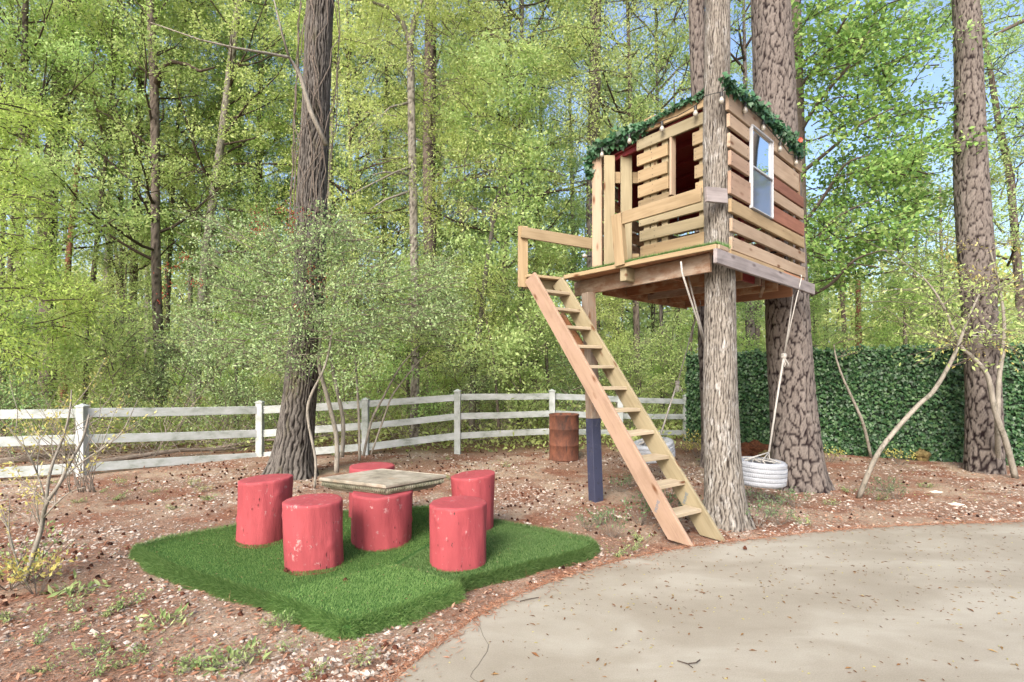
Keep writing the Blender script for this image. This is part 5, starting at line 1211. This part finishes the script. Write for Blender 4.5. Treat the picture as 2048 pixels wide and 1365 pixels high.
# second thin sapling, left edge
g1 = G(160, 1090); 
s2 = empty('sapling', G(235, 950), 'thin leafless sapling of fine upright twigs in front of the left fence post', 'young tree'); q2 = []
for k in range(17):
    x0, y0 = 175 + rb.uniform(-18, 18), 985; top = (rb.uniform(20, 330), rb.uniform(770, 900)); d = 6.3 + rb.uniform(-.4, .4)
    q2.append((sub([(x0, y0), (x0 * .75 + top[0] * .25 + rb.uniform(-6, 6), y0 * .6 + top[1] * .4), (x0 * .35 + top[0] * .65 + rb.uniform(-8, 8), y0 * .3 + top[1] * .7), top], d), [.006, .0045, .003, .0015]))
stems(s2, M['twig'], q2); add('leaves', leaf_cloud('leaves', [a[0][2:] for a in q2], rng, 26, .045, M['yellow'], .05, ratio=.35), Matrix.Identity(4), s2)

# holly-like multi-stem small tree in front of the dark oak
hb = G(700, 935); D1 = hb.y
ho = empty('berry_tree', hb, 'many-stemmed small tree with red berries spreading in front of the dark furrowed trunk', 'small tree')
HS_ = [([(629, 976), (631, 919), (616, 840), (620, 796), (651, 730), (665, 660)], 7.6, [.022, .024, .026, .026, .02, .012]),
       ([(673, 945), (673, 875), (655, 796), (638, 730), (640, 660), (620, 560)], 8.3, [.05, .046, .042, .038, .03, .015]),
       ([(684, 915), (686, 840), (668, 752), (660, 690), (668, 600), (690, 500)], 8.5, [.045, .042, .038, .034, .026, .012]),
       ([(719, 922), (718, 845), (714, 772), (708, 700), (690, 640)], 8.7, [.03, .028, .024, .018, .01]),
       ([(727, 912), (742, 845), (765, 798), (800, 735), (840, 690)], 8.9, [.03, .026, .022, .017, .01]),
       ([(742, 910), (771, 827), (788, 786), (828, 735), (860, 700)], 8.95, [.022, .019, .016, .012, .008])]
stems(ho, M['bark_birch'], [(sub(p, d), [q * .8 for q in r_]) for p, d, r_ in HS_])
mb = MB(); tw = []; rngh = np.random.default_rng(60)
for k in range(150):
    a = rngh.uniform(0, 1); cx = 640 + 270 * (rngh.uniform(-1, 1)); dd = rngh.uniform(7.7, 9.3)
    topy = 430 + .00055 * (cx - 540) ** 2 * 1.4; botw = 720 - max(0, abs(cx - 620) - 100) * .18; y = rngh.uniform(topy, botw)
    p = P(cx, y, dd); src = P(660, 640, 8.4); d = (p - src); d.z = d.z * .5 + .1; L = min(1.3, d.length * .6); start = p - d.normalized() * L * .6
    grow(mb, rngh, start, d, L * .8, .008, 1, tw, 4, .35, .02, (4, 6), .9, .1)
for k in range(60):
    cx = rngh.uniform(530, 730); p = P(cx, rngh.uniform(440, 730) + abs(cx - 630) * .25, rngh.uniform(7.3, 8.0)); az = rngh.uniform(0, 6.28); d = Vector((math.cos(az), math.sin(az) * .4, .1))
    grow(mb, rngh, p - d * .3, d, rngh.uniform(.5, .9), .007, 1, tw, 4, .35, .02, (4, 6), .9, .1)
mb.obj('branches', M['twig'], ho, True)['kind'] = 'stuff'
add('leaves', leaf_cloud('leaves', tw, rngh, 105, .045, M['holly'], .09, ratio=.45, minper=9), Matrix.Identity(4), ho)
bm_ = MB()
for k in range(26):
    cxx, cyy = [(590, 440), (560, 430), (345, 545), (330, 590), (650, 565), (600, 625), (505, 440), (520, 470), (370, 520), (630, 545), (400, 560), (600, 425)][k % 12]
    c = P(cxx + rngh.normal() * 14, cyy + rngh.normal() * 12, 7.75 + rngh.uniform(-.1, .2))
    for q in range(10):
        p = c + Vector(rngh.normal(size=3) * .045); s_ = .012; bm_.raw([p + Vector(v) * s_ for v in ((1, 0, 0), (-1, 0, 0), (0, 1, 0), (0, -1, 0), (0, 0, 1), (0, 0, -1))], [(0, 2, 4), (2, 1, 4), (1, 3, 4), (3, 0, 4), (2, 0, 5), (1, 2, 5), (3, 1, 5), (0, 3, 5)])
o = bm_.obj('berries', M['berry'], ho, True); tag(o, kind='stuff')

# soft bright feathery tree at the left edge
def leafy_mass(name, lab, cat, base, boxpx, depth, mat, size, per_m, nb_, seed, ratio=.35, L=(.6, 1.2), trunk=None, limb='twigdark', droop=.1, spread=.1, group=None, root=None):
    rng = np.random.default_rng(seed); r = root or empty(name, base, lab, cat, group); mb = MB(); tw = []
    for k in range(nb_):
        x, y = boxpx(rng); p = P(x, y, rng.uniform(*depth)); az = rng.uniform(0, 6.28); d = Vector((math.cos(az), math.sin(az), .15))
        grow(mb, rng, p - d * .3, d, rng.uniform(*L), .012, 1, tw, 4, .3, .02, (4, 6), .8, droop)
    mb.obj('branches', M[limb], r, True)['kind'] = 'stuff'; add('leaves', leaf_cloud('leaves', tw, rng, per_m, size, M[mat], spread, ratio=ratio, minper=9), Matrix.Identity(4), r)
    if trunk:
        stems(r, M['bark_grey'], trunk, 'trunk')
    return r
def boxL(rng):
    y = rng.uniform(190, 720); w_ = 120 if y > 560 else 10 + 50 * math.sin((y - 150) / 130.) ** 2; return rng.uniform(-160, w_ + 30), y
leafy_mass('cypress_tree', 'soft bright green feathery-leaved tree filling the left edge', 'tree', G(-120, 915), boxL, (8.6, 10.8), 'feather', .085, 75, 130, 71, .28, trunk=[(sub([(-120, 930), (-100, 700), (-60, 400), (-40, 100)], 9.6), [.09, .08, .06, .03])], droop=.35)
# high sprays carried by the tall trees at the wood edge
def find(txt): return [o for o in COL.objects if txt in str(o.get('label', '')) and o.get('category')][0]
def bx(x0, x1, y0, y1, p=1.0): return lambda rng: (rng.uniform(x0, x1), y0 + (y1 - y0) * rng.uniform(0, 1) ** p)
leafy_mass('', '', '', None, bx(140, 560, -60, 330, 1.3), (18, 23), 'spring', .09, 44, 110, 201, .4, L=(.7, 1.3), limb='twig', root=find('one crooked limb'), spread=.14, droop=.2)
leafy_mass('', '', '', None, bx(690, 1010, -60, 520, 1.2), (10.8, 13.5), 'spring', .068, 46, 110, 202, .4, L=(.6, 1.2), limb='twig', root=find('pale blotched'), spread=.10, droop=.25)
leafy_mass('', '', '', None, bx(980, 1400, -60, 300, 1.2), (11, 14), 'spring', .068, 50, 110, 203, .4, L=(.7, 1.3), limb='twigdark', root=find('rising behind the left end'), spread=.14, droop=.35)
leafy_mass('', '', '', None, bx(1600, 2060, 330, 700, .8), (13, 17), 'spring', .09, 38, 110, 204, .4, L=(.7, 1.3), limb='twig', root=find('very thin pale stem behind'), spread=.16, droop=.2)
leafy_mass('', '', '', None, bx(-60, 200, -60, 260, 1.0), (15.5, 19), 'spring', .085, 38, 50, 205, .4, L=(.7, 1.2), limb='twig', root=find('slim dark trunk nearest'), spread=.14, droop=.2)
leafy_mass('', '', '', None, bx(420, 620, 100, 480, 1.0), (18.5, 23), 'spring2', .09, 40, 60, 206, .4, L=(.6, 1.1), limb='twig', root=find('pale grey trunk leaning right'), spread=.14, droop=.2)
# maple with broad leaves behind the right corner of the treehouse
def boxM(rng):
    t_ = rng.uniform(0, 1); y = 560 * t_; return rng.uniform(1600, 1800 + 60 * math.sin(t_ * 3.1)) - 60 * max(0, t_ - .7), y
mt = [(sub([(1603, 960), (1602, 700), (1600, 500), (1597, 300), (1594, 100), (1590, -60)], 10.2), [.15, .14, .13, .12, .10, .08])]
for (a, b_, c_, d_) in (((1600, 560), (1640, 470), (1700, 420), (1760, 400)), ((1600, 460), (1650, 390), (1690, 330), (1740, 310)), ((1598, 350), (1660, 300), (1720, 250), (1790, 215)), ((1598, 270), (1640, 200), (1700, 130), (1740, 60)), ((1596, 180), (1650, 110), (1690, 40), (1730, -20)), ((1602, 600), (1660, 570), (1710, 520), (1770, 500))):
    mt.append(([P(*a, 10.2), P(*b_, 9.7), P(*c_, 9.2), P(*d_, 8.8)], [.04, .03, .02, .008]))
leafy_mass('maple_tree', 'broad-leaved maple with deeper green leaves behind the right corner of the treehouse', 'tree', G(1603, 925), boxM, (8.9, 11.5), 'maple', .08, 46, 185, 72, .75, trunk=mt, droop=.05, spread=.13)
# oak sprays hanging in at the top right
def boxO(rng): return rng.uniform(1730, 2100), rng.uniform(-40, 190) if rng.random() < .75 else rng.uniform(150, 330)
leafy_mass('oak_spray', 'loose sprays of young oak leaves hanging against the sky at the top right', 'tree', P(2200, 100, 9), boxO, (8.8, 11), 'spring2', .09, 16, 34, 73, .5, L=(.5, 1.0), spread=.12, trunk=[([P(2260, 925, 9.6), P(2240, 500, 9.6), P(2200, 100, 9.6), P(2100, 30, 9.6), P(1990, 70, 9.6)], [.16, .14, .10, .05, .02])])
# loose pale leafing branches right, in front of the screen
SAP = [('crooked pale-barked sapling leaning right across the leaf screen, second from the big pine', [(1717, 997), (1745, 928), (1775, 880), (1835, 812), (1865, 785), (1895, 737), (1915, 695), (1935, 640), (1958, 590)], 7.15, [.034, .031, .03, .029, .028, .026, .023, .016, .01]),
       ('thin bare-stemmed sapling leaning left in front of the leaf screen', [(1742, 916), (1727, 850), (1702, 792), (1686, 757), (1672, 716), (1668, 690)], 10.2, [.03, .028, .026, .022, .016, .01]),
       ('mottled sapling leaning left against the right-hand pine', [(2031, 957), (2012, 885), (1990, 822), (1975, 752), (1942, 712), (1920, 690), (1885, 610), (1850, 560), (1800, 520)], 8.3, [.045, .042, .038, .034, .03, .025, .018, .012, .006]),
       ('upright pale sapling just right of the right-hand pine', [(1997, 945), (1995, 850), (1998, 760), (2006, 700), (2008, 640), (1998, 570), (1980, 500)], 8.45, [.042, .038, .034, .03, .024, .016, .01])]
for q, (lab, pts, d, rad) in enumerate(SAP):
    b0 = G(*pts[0]); r = empty('sapling', b0, lab, 'young tree', None); W0 = sub(pts, d, .0); W0[0] = b0; rng = np.random.default_rng(90 + q)
    stems(r, M['bark_birch'], [(W0, rad)]); mb = MB(); tw = []
    for k in range(16 if q != 1 else 5):
        i_ = rng.integers(max(3, len(W0) - 4), len(W0)); az = rng.uniform(0, 6.28); d_ = Vector((math.cos(az), math.sin(az) * .7, .25)); grow(mb, rng, W0[i_], d_, rng.uniform(.5, 1.2) if q != 1 else .4, .007, 1, tw, 4, .3, .03, (3, 5), .8, .1)
    mb.obj('twigs', M['twig'], r, True); add('leaves', leaf_cloud('leaves', tw, rng, 24, .06, M['yellow'] if q == 3 else M['spring'], .06, ratio=.4, minper=5), Matrix.Identity(4), r)
mb = MB(); mb.tube([P(1934, 668, 8.45), P(1965, 664, 8.5), P(2006, 661, 8.5)], .008, 5); mb.tube([P(1934, 671, 8.45), P(1965, 672, 8.5), P(2006, 669, 8.5)], .008, 5)
tag(mb.obj('tie_cord', M['rope'], None, True), 'pale cord tying a sapling to the right-hand pine', 'cord')
# light feathery branches over the fence between the oak and the ladder
def boxC(rng): return rng.uniform(690, 1010), rng.uniform(520, 740)
leafy_mass('small_tree', 'airy pale green small tree between the berry tree and the ladder', 'small tree', G(1005, 890), boxC, (11.6, 13), 'spring', .07, 60, 90, 74, .35, trunk=[(sub([(1000, 895), (985, 700), (950, 560)], 12.3), [.04, .03, .02])])
# crooked young oak with arching limb, above the deck rail
oakp = [(943, 880), (947, 760), (951, 700), (962, 640), (970, 560), (978, 500), (985, 455), (983, 425), (992, 400)]
r = empty('young_oak', G(943, 895), 'crooked young oak with an arching limb, left of the treehouse rail post', 'tree')
stems(r, M['bark_dark'], [(sub(oakp, 12.4), [.085, .08, .075, .07, .062, .055, .05, .046, .04]), (sub([(992, 400), (1005, 375), (1020, 350), (1050, 338), (1090, 340), (1130, 352)], 12.4, -.1), [.04, .035, .03, .025, .018, .01]),
      (sub([(983, 425), (1010, 385), (1012, 350), (1000, 310)], 12.4, .1), [.03, .025, .018, .01]), (sub([(985, 455), (1010, 395), (1050, 385), (1075, 395)], 12.4, -.05), [.028, .022, .015, .008])], 'limb')
lm, cm = PROTO['smallB']; add('crown', cm, Matrix.Translation(W[r.name].translation + Vector((.6, 0, .8))), r)

# ================================================================= WEEDS AND GROUND DETAIL
def weed_proto(seed, n_st, h, w_, size, mat, ratio=.5, per=26):
    rng = np.random.default_rng(seed); tw = []; mb = MB()
    for k in range(n_st):
        az = rng.uniform(0, 6.28); d = Vector((math.cos(az) * w_, math.sin(az) * w_, h)); p = Vector((math.cos(az) * .03, math.sin(az) * .03, 0)); pts = [p, p + d * .5 + Vector(rng.normal(size=3) * .02), p + d * rng.uniform(.8, 1.1)]
        mb.tube(pts, [.003, .0025, .0015], 4); tw.append(pts[1:] if h > .12 else pts)
    return mb.mesh('stems', M['twig']), leaf_cloud('leaves', tw, rng, per / max(h, .05) * .25, size, M[mat], size * .7, ratio=ratio, minper=8)
WP = {'low': weed_proto(1, 12, .09, .12, .03, 'weed'), 'bushy': weed_proto(2, 18, .26, .16, .035, 'weedgrey'), 'tuft': weed_proto(3, 14, .16, .10, .045, 'weed', .25), 'yel': weed_proto(4, 16, .3, .22, .05, 'yellow'), 'rosette': weed_proto(5, 10, .04, .10, .07, 'weed', .3, 12)}
WG = [('low', 'low pale green weed in the pine straw', [(60, 1290), (140, 1260), (200, 1310), (250, 1330), (90, 1340), (350, 1345), (400, 1330), (300, 1300), (30, 1240), (440, 1340), (620, 1350), (180, 1350), (130, 1225), (210, 1230), (250, 1210), (560, 1250), (100, 970), (200, 985), (230, 1000), (310, 985), (420, 1000), (160, 1005), (350, 1020), (1230, 1110), (1262, 1098), (1285, 1082), (1610, 1052), (1700, 985), (1850, 975), (1760, 1000), (1660, 1010), (900, 960), (1010, 935), (1090, 905), (890, 920), (985, 905)]),
      ('bushy', 'grey-green bushy weed near the foot of the treehouse', [(1200, 1050), (1175, 1062), (1240, 985), (1262, 975), (1300, 1010), (1325, 1028), (1280, 1050), (1515, 1055), (1540, 1030), (1560, 1050), (1590, 1015), (1500, 1010), (1755, 1000), (1775, 985), (1790, 1000), (1345, 1055), (1225, 1075), (1380, 1040)]),
      ('tuft', 'grassy green tuft at the yard edge', [(565, 1262), (580, 1305), (412, 985), (390, 975), (240, 975), (670, 915), (950, 905), (1060, 893), (1550, 1000), (495, 1330), (730, 1330), (1400, 925), (1690, 925)]),
      ('yel', 'yellow-green leafy plant at the foot of the fence and screen', [(1372, 905), (1395, 915), (1385, 895), (1290, 905), (20, 1180), (75, 1190), (1660, 925), (1800, 930), (1420, 912)]),
      ('rosette', 'flat green weed rosette in the left foreground', [(480, 1332), (330, 1255), (160, 1180)])]
GM = [((48, 1168), 'the leafing sapling in the left foreground'), ((165, 950), 'the left fence post'), ((520, 912), 'the fence post left of the dark tree'), ((525, 1090), 'the leftmost stump stool'), ((262, 1100), 'the left corner of the turf'), ((690, 1285), 'the front corner of the turf'), ((1195, 1090), 'the right corner of the turf'), ((915, 900), 'the fence post behind the table'), ((1128, 922), 'the rusty drum'), ((1192, 1007), 'the blue-footed post'), ((1360, 1095), 'the foot of the ladder'), ((1450, 1060), 'the grey tree in the deck'), ((1600, 985), 'the big plated pine'), ((1717, 997), 'the crooked sapling'), ((1843, 921), 'the yellow mossy rock'), ((1970, 940), 'the right-hand pine'), ((1372, 885), 'the right end of the fence')]
def where2(x, y, head):
    m_ = min(GM, key=lambda q: (q[0][0] - x) ** 2 + ((q[0][1] - y) * 1.8) ** 2); dx, dy = x - m_[0][0], (y - m_[0][1]) * 1.8
    side = ('left of' if dx < 0 else 'right of') if abs(dx) > abs(dy) else ('behind' if dy < 0 else 'in front of'); dist = math.hypot(dx, dy)
    base = head + ' ' + side + ' ' + m_[1]
    for pre in ('', 'another ', 'small ', 'larger ', 'farther ', 'sparse '):
        lab = (pre + base).replace('another another', 'another')
        if lab not in USED: USED[lab] = 1; return lab
    return base
for key, lab, pts in WG:
    st, lv = WP[key]
    for x, y in pts:
        g = G(x, y); r = empty('weed', g, where2(x, y, {'low': random.choice(['low pale green weed', 'low leafy weed', 'short spreading weed']), 'bushy': 'grey-green bushy weed', 'tuft': 'grassy green tuft', 'yel': 'yellow-green leafy plant', 'rosette': 'flat green weed rosette'}[key]), 'weed', {'low': 'low pale weeds', 'bushy': 'grey-green bushy weeds', 'tuft': 'grassy tufts', 'yel': 'yellow-green plants', 'rosette': 'weed rosettes'}[key], rz=random.uniform(0, 6.28)); sc = random.uniform(.75, 1.25) * {'low': .7, 'bushy': .85, 'tuft': .55, 'yel': .8, 'rosette': .9}[key]; Mx = W[r.name] @ Matrix.Diagonal((sc, sc, sc * random.uniform(.8, 1.2), 1)); add('stems', st, Mx, r); add('leaves', lv, Mx, r)
# mound of bark and stones behind the tyre, mossy stump by the screen
mbm = bmesh.new(); bmesh.ops.create_icosphere(mbm, subdivisions=4, radius=1)
for v in mbm.verts:
    nz_ = 1 + .18 * math.sin(v.co.x * 7 + 1) * math.sin(v.co.y * 6) + .1 * math.sin(v.co.z * 13 + v.co.x * 11); v.co = Vector((v.co.x * .55 * nz_, v.co.y * .4 * nz_, v.co.z * .26 * nz_))
me = bpy.data.meshes.new('mulch_mound'); mbm.to_mesh(me); mbm.free(); me.materials.append(M['darksoil']); g = G(1508, 912); o = add('mulch_mound', me, Matrix.Translation(g)); tag(o, 'mound of dark brown bark mulch behind the hanging white tire', 'mulch mound')
mbm = bmesh.new(); bmesh.ops.create_icosphere(mbm, subdivisions=3, radius=1)
for v in mbm.verts:
    nz_ = 1 + .2 * math.sin(v.co.x * 4 + 2) * math.sin(v.co.y * 5 + 1) + .12 * math.sin(v.co.z * 6); v.co = v.co * nz_
me = bpy.data.meshes.new('rock'); mbm.to_mesh(me); mbm.free(); me.materials.append(M['rock'])
tag(add('rock', me, Matrix.Translation(G(1507, 915) + Vector((.05, -.42, .1))) @ Matrix.Diagonal((.13, .1, .1, 1))), 'brown mossy rock in front of the bark mulch mound', 'rock')
tag(add('rock', me, Matrix.Translation(G(1843, 921) + Vector((0, 0, .1))) @ Matrix.Rotation(1, 4, 'Z') @ Matrix.Diagonal((.2, .13, .14, 1))), 'yellow mossy rock at the foot of the leaf screen', 'rock')
for x, y, lab in ((1872, 985, 'pale flat stone in the open pine straw on the right'), (333, 1135, 'largest pale stone in the gravel left of the turf'), (1912, 1010, 'small pale stone near the right edge of the straw')):
    mbm_s = .035 + .02 * random.random(); o = add('stone', me.copy(), Matrix.Translation(G(x, y)) @ Matrix.Diagonal((mbm_s * 1.6, mbm_s, mbm_s * .5, 1))); o.data.materials[0] = simple('pale_stone', (.6, .54, .46), .9, .2, 9, .2); tag(o, lab, 'stone')

# scattered litter
rng = np.random.default_rng(99); SLAB = [(v[0], v[1]) for v in slab_poly]
def scatter(n, dmin, dmax, bias=1.0, wid=1.06):
    u = rng.uniform(0, 1, n); y = dmin + (dmax - dmin) * u ** bias; x = rng.uniform(-wid, wid, n) * y
    k = ~inpoly(x, y, SLAB) & ~(inpoly(x, y, OUT)) & (y < np.interp(x, [-10, 4.2, 5.6, 8.4, 12], [14, 12.5, 11.4, 9.6, 8.0])); return x[k], y[k]
def dens(x, y, s=0): return .5 + .5 * np.sin(x * 1.7 + 1.3 * np.sin(y * 1.1 + s) + s) * np.sin(y * 1.9 + 1.1 * np.sin(x * .9 + s))
# gravel
x, y = scatter(75000, 2.4, 11, 1.2); k = rng.uniform(0, 1, len(x)) < (dens(x, y) ** 1.5 * .75 + .06); x, y = x[k], y[k]; n = len(x)
T = np.array([(1, 0, 0), (.3, .95, 0), (-.8, .6, 0), (-.9, -.4, 0), (.2, -1, 0), (0, 0, .8), (0, 0, -.6)]); FC = [(0, 1, 5), (1, 2, 5), (2, 3, 5), (3, 4, 5), (4, 0, 5)]
s_ = rng.gamma(3.2, .0036, n) + .004; a_ = rng.uniform(0, 6.28, n); st = rng.uniform(.55, 1, (n, 1)); loc = T[None] * np.array([1, 1, .75]); ca, sa = np.cos(a_)[:, None], np.sin(a_)[:, None]
lx_ = loc[..., 0] * s_[:, None]; ly_ = loc[..., 1] * s_[:, None] * st; V = np.stack([x[:, None] + lx_ * ca - ly_ * sa, y[:, None] + lx_ * sa + ly_ * ca, gz(x, y)[:, None] + loc[..., 2] * s_[:, None] * rng.uniform(.5, 1.1, (n, 1)) + .002], -1)
V = V + rng.normal(size=V.shape) * s_[:, None, None] * .12
idx = (np.array(FC).ravel()[None] + np.arange(n)[:, None] * 7).ravel(); o = add('gravel', np_mesh('gravel', V.reshape(-1, 3), idx, np.arange(0, len(idx), 3), M['gravel'])); tag(o, kind='stuff')
# dead leaves, bark flakes and pine straw
def litter(name, n, mat, L0, L1, ratio, bias, dmin, dmax, lift, mask=None, shape='rhomb', flat=.35):
    x, y = scatter(n, dmin, dmax, bias)
    if mask is not None: k = rng.uniform(0, 1, len(x)) < mask(x, y); x, y = x[k], y[k]
    n = len(x); D = rng.normal(size=(n, 3)); D[:, 2] *= .12; Nn = rng.normal(size=(n, 3)) * flat; Nn[:, 2] = 1; L = rng.uniform(L0, L1, n)
    o = add(name, leaves(name, np.stack([x, y, gz(x, y) + rng.uniform(.001, lift, n)], 1), D, Nn, L, L * ratio, M[mat], shape, .3)); tag(o, kind='stuff')
litter('leaf_litter', 24000, 'litter', .02, .055, .45, 1.2, 2.4, 12, .02)
litter('pine_straw', 90000, 'strawlit', .05, .13, .022, 1.25, 2.4, 10.5, .02, lambda x, y: np.clip(.35 + .5 * (1 - dens(x, y)) + .5 * (x > 2.2), 0, 1))
litter('clover_leaves', 9000, 'weed', .012, .03, .8, 1.6, 2.4, 5.5, .03, lambda x, y: ((dens(x, y, 2.0) > .66) & (x < -.6)) * .85)
litter('fallen_green_leaves', 5000, 'weed', .015, .035, .6, 1.0, 4, 10.5, .03, lambda x, y: (dens(x, y, 4.0) > .62) * .8)
# sweetgum balls: the larger ones one by one, the rest together
bm = bmesh.new(); bmesh.ops.create_icosphere(bm, subdivisions=2, radius=1)
for i_, v in enumerate(bm.verts): v.co *= 1.22 if i_ % 2 else .82
ball = bpy.data.meshes.new('gumball'); bm.to_mesh(ball); bm.free(); ball.materials.append(M['gumball'])
big = [((572, 1141), 'dark seed ball on the turf left of the front-left stump seat', TZ), ((691, 1161), 'dark seed ball on the turf between the two front stump seats', TZ), ((1490, 1096), 'dark seed ball alone on the concrete by the ladder', .012)]
for (x, y), lab, z in big: tag(add('seed_ball', ball, Matrix.Translation(G(x, y, z + .014)) @ Matrix.Diagonal((.017, .017, .017, 1))), lab, 'seed ball')
bigl = [(780, 1330), (1040, 1355), (142, 1160), (365, 1192), (147, 1095), (150, 1108), (255, 1100), (148, 1118), (125, 1122), (222, 1302), (650, 1360), (96, 1165), (790, 1300), (772, 1293), (830, 1265), (410, 1065), (160, 1030), (295, 1010), (345, 1010), (270, 1065)]
for x, y in bigl:
    g = G(x, y)
    if inpoly(np.array([g.x]), np.array([g.y]), SLAB)[0] or inpoly(np.array([g.x]), np.array([g.y]), OUT)[0]: continue
    tag(add('seed_ball', ball, Matrix.Translation(g + Vector((0, 0, .013))) @ Matrix.Rotation(random.uniform(0, 6), 4, 'Z') @ Matrix.Diagonal((.016, .016, .016, 1))), where2(x, y, 'dark seed ball'), 'seed ball', 'seed balls in the left foreground')
x, y = scatter(3600, 3.6, 11.3, 1.0); k = rng.uniform(0, 1, len(x)) < np.clip(.15 + .75 * dens(x, y, 1) * (x < 3.0), 0, 1) * (.35 + .65 * (y > 6)); x, y = x[k][:950], y[k][:950]
bv = np.array([tuple(v.co) for v in ball.vertices]); bf = np.array([tuple(p.vertices) for p in ball.polygons]); n = len(x); s_ = rng.uniform(.011, .017, n)
V = bv[None] * s_[:, None, None] + np.stack([x, y, gz(x, y) + .012], 1)[:, None]; idx = (bf.ravel()[None] + (np.arange(n) * len(bv))[:, None]).ravel()
o = add('seed_balls', np_mesh('seed_balls', V.reshape(-1, 3), idx, np.arange(0, len(idx), 3), M['gumball'])); tag(o, kind='stuff')
# catkins and bits on the concrete
n = 6000; y = rng.uniform(2.3, 5.7, n); x = rng.uniform(-.8, 1.1, n) * y; k = inpoly(x, y, SLAB) & (rng.uniform(0, 1, n) < .25 + .5 * (y > 3.6)); x, y = x[k], y[k]; n = len(x)
D = rng.normal(size=(n, 3)); D[:, 2] = 0; Nn = rng.normal(size=(n, 3)) * .2; Nn[:, 2] = 1; L = rng.gamma(4, .0055, n); C = np.stack([x, y, np.full(n, .004)], 1)
o = add('catkins', leaves('catkins', C, D, Nn, L, L * .28, M['catkin'], 'rhomb', .5)); tag(o, kind='stuff')
k = rng.uniform(0, 1, n) < .13; o = add('tiny_leaf_bits', leaves('tiny_leaf_bits', C[k] + rng.normal(size=(k.sum(), 3)) * np.array([.2, .2, 0]) + np.array([0, -.1, .001]), D[k], Nn[k], rng.uniform(.01, .028, k.sum()), .008, M['yellow'])); tag(o, kind='stuff')
k = rng.uniform(0, 1, 700); pz = []; 
lo, hi = np.array(OUT).min(0), np.array(OUT).max(0); px, py = rng.uniform(lo[0], hi[0], 900), rng.uniform(lo[1], hi[1], 900); kk = inpoly(px, py, OUT); px, py = px[kk], py[kk]; n = len(px)
D = rng.normal(size=(n, 3)); D[:, 2] = 0; Nn = rng.normal(size=(n, 3)) * .3; Nn[:, 2] = 1; o = add('straw_bits_on_turf', leaves('straw_bits_on_turf', np.stack([px, py, tz(px, py, 0) + .022], 1), D, Nn, rng.uniform(.008, .024, n), .0045, M['litter'])); tag(o, kind='stuff')
mb = MB(); mb.tube([G(1040, 1203, .006), G(1055, 1199, .010), G(1078, 1195, .006)], .003, 5); tag(mb.obj('fallen_twig', M['twigdark']), 'short straight twig on the concrete near the turf', 'twig')
mb = MB(); mb.tube([G(1355, 1322, .006), G(1375, 1328, .012), G(1392, 1326, .02), G(1400, 1320, .012)], .0035, 5); mb.tube([G(1375, 1328, .012), G(1386, 1336, .006)], .003, 4); tag(mb.obj('fallen_twig', M['twigdark']), 'small curled twig near the bottom middle of the concrete', 'twig')

E = np.array([tuple(p)[:2] for p in edge]); sg = np.diff(E, axis=0); ln = np.linalg.norm(sg, axis=1); n = 5200; u = rng.uniform(0, ln.sum(), n); cu_ = np.concatenate([[0], np.cumsum(ln)]); ex = np.interp(u, cu_, E[:, 0]); ey = np.interp(u, cu_, E[:, 1])
ii = np.clip(np.searchsorted(cu_, u) - 1, 0, len(sg) - 1); nr = np.stack([sg[ii, 1], -sg[ii, 0]], 1) / ln[ii][:, None]; off = rng.normal(-.015, .035, n) + (rng.random(n) < .06) * rng.uniform(0, .2, n); off[nr[:, 1] > 0] *= -1
x, y = ex + nr[:, 0] * off, ey + nr[:, 1] * off; D = rng.normal(size=(n, 3)); D[:, 2] *= .1; Nn = rng.normal(size=(n, 3)) * .3; Nn[:, 2] = 1; L = rng.uniform(.02, .09, n)
tag(add('straw_at_edge', leaves('straw_at_edge', np.stack([x, y, np.where(inpoly(x, y, SLAB), .004, -.02) + rng.uniform(0, .012, n)], 1), D, Nn, L, np.minimum(L * .12, .006), M['strawlit'])), kind='stuff')
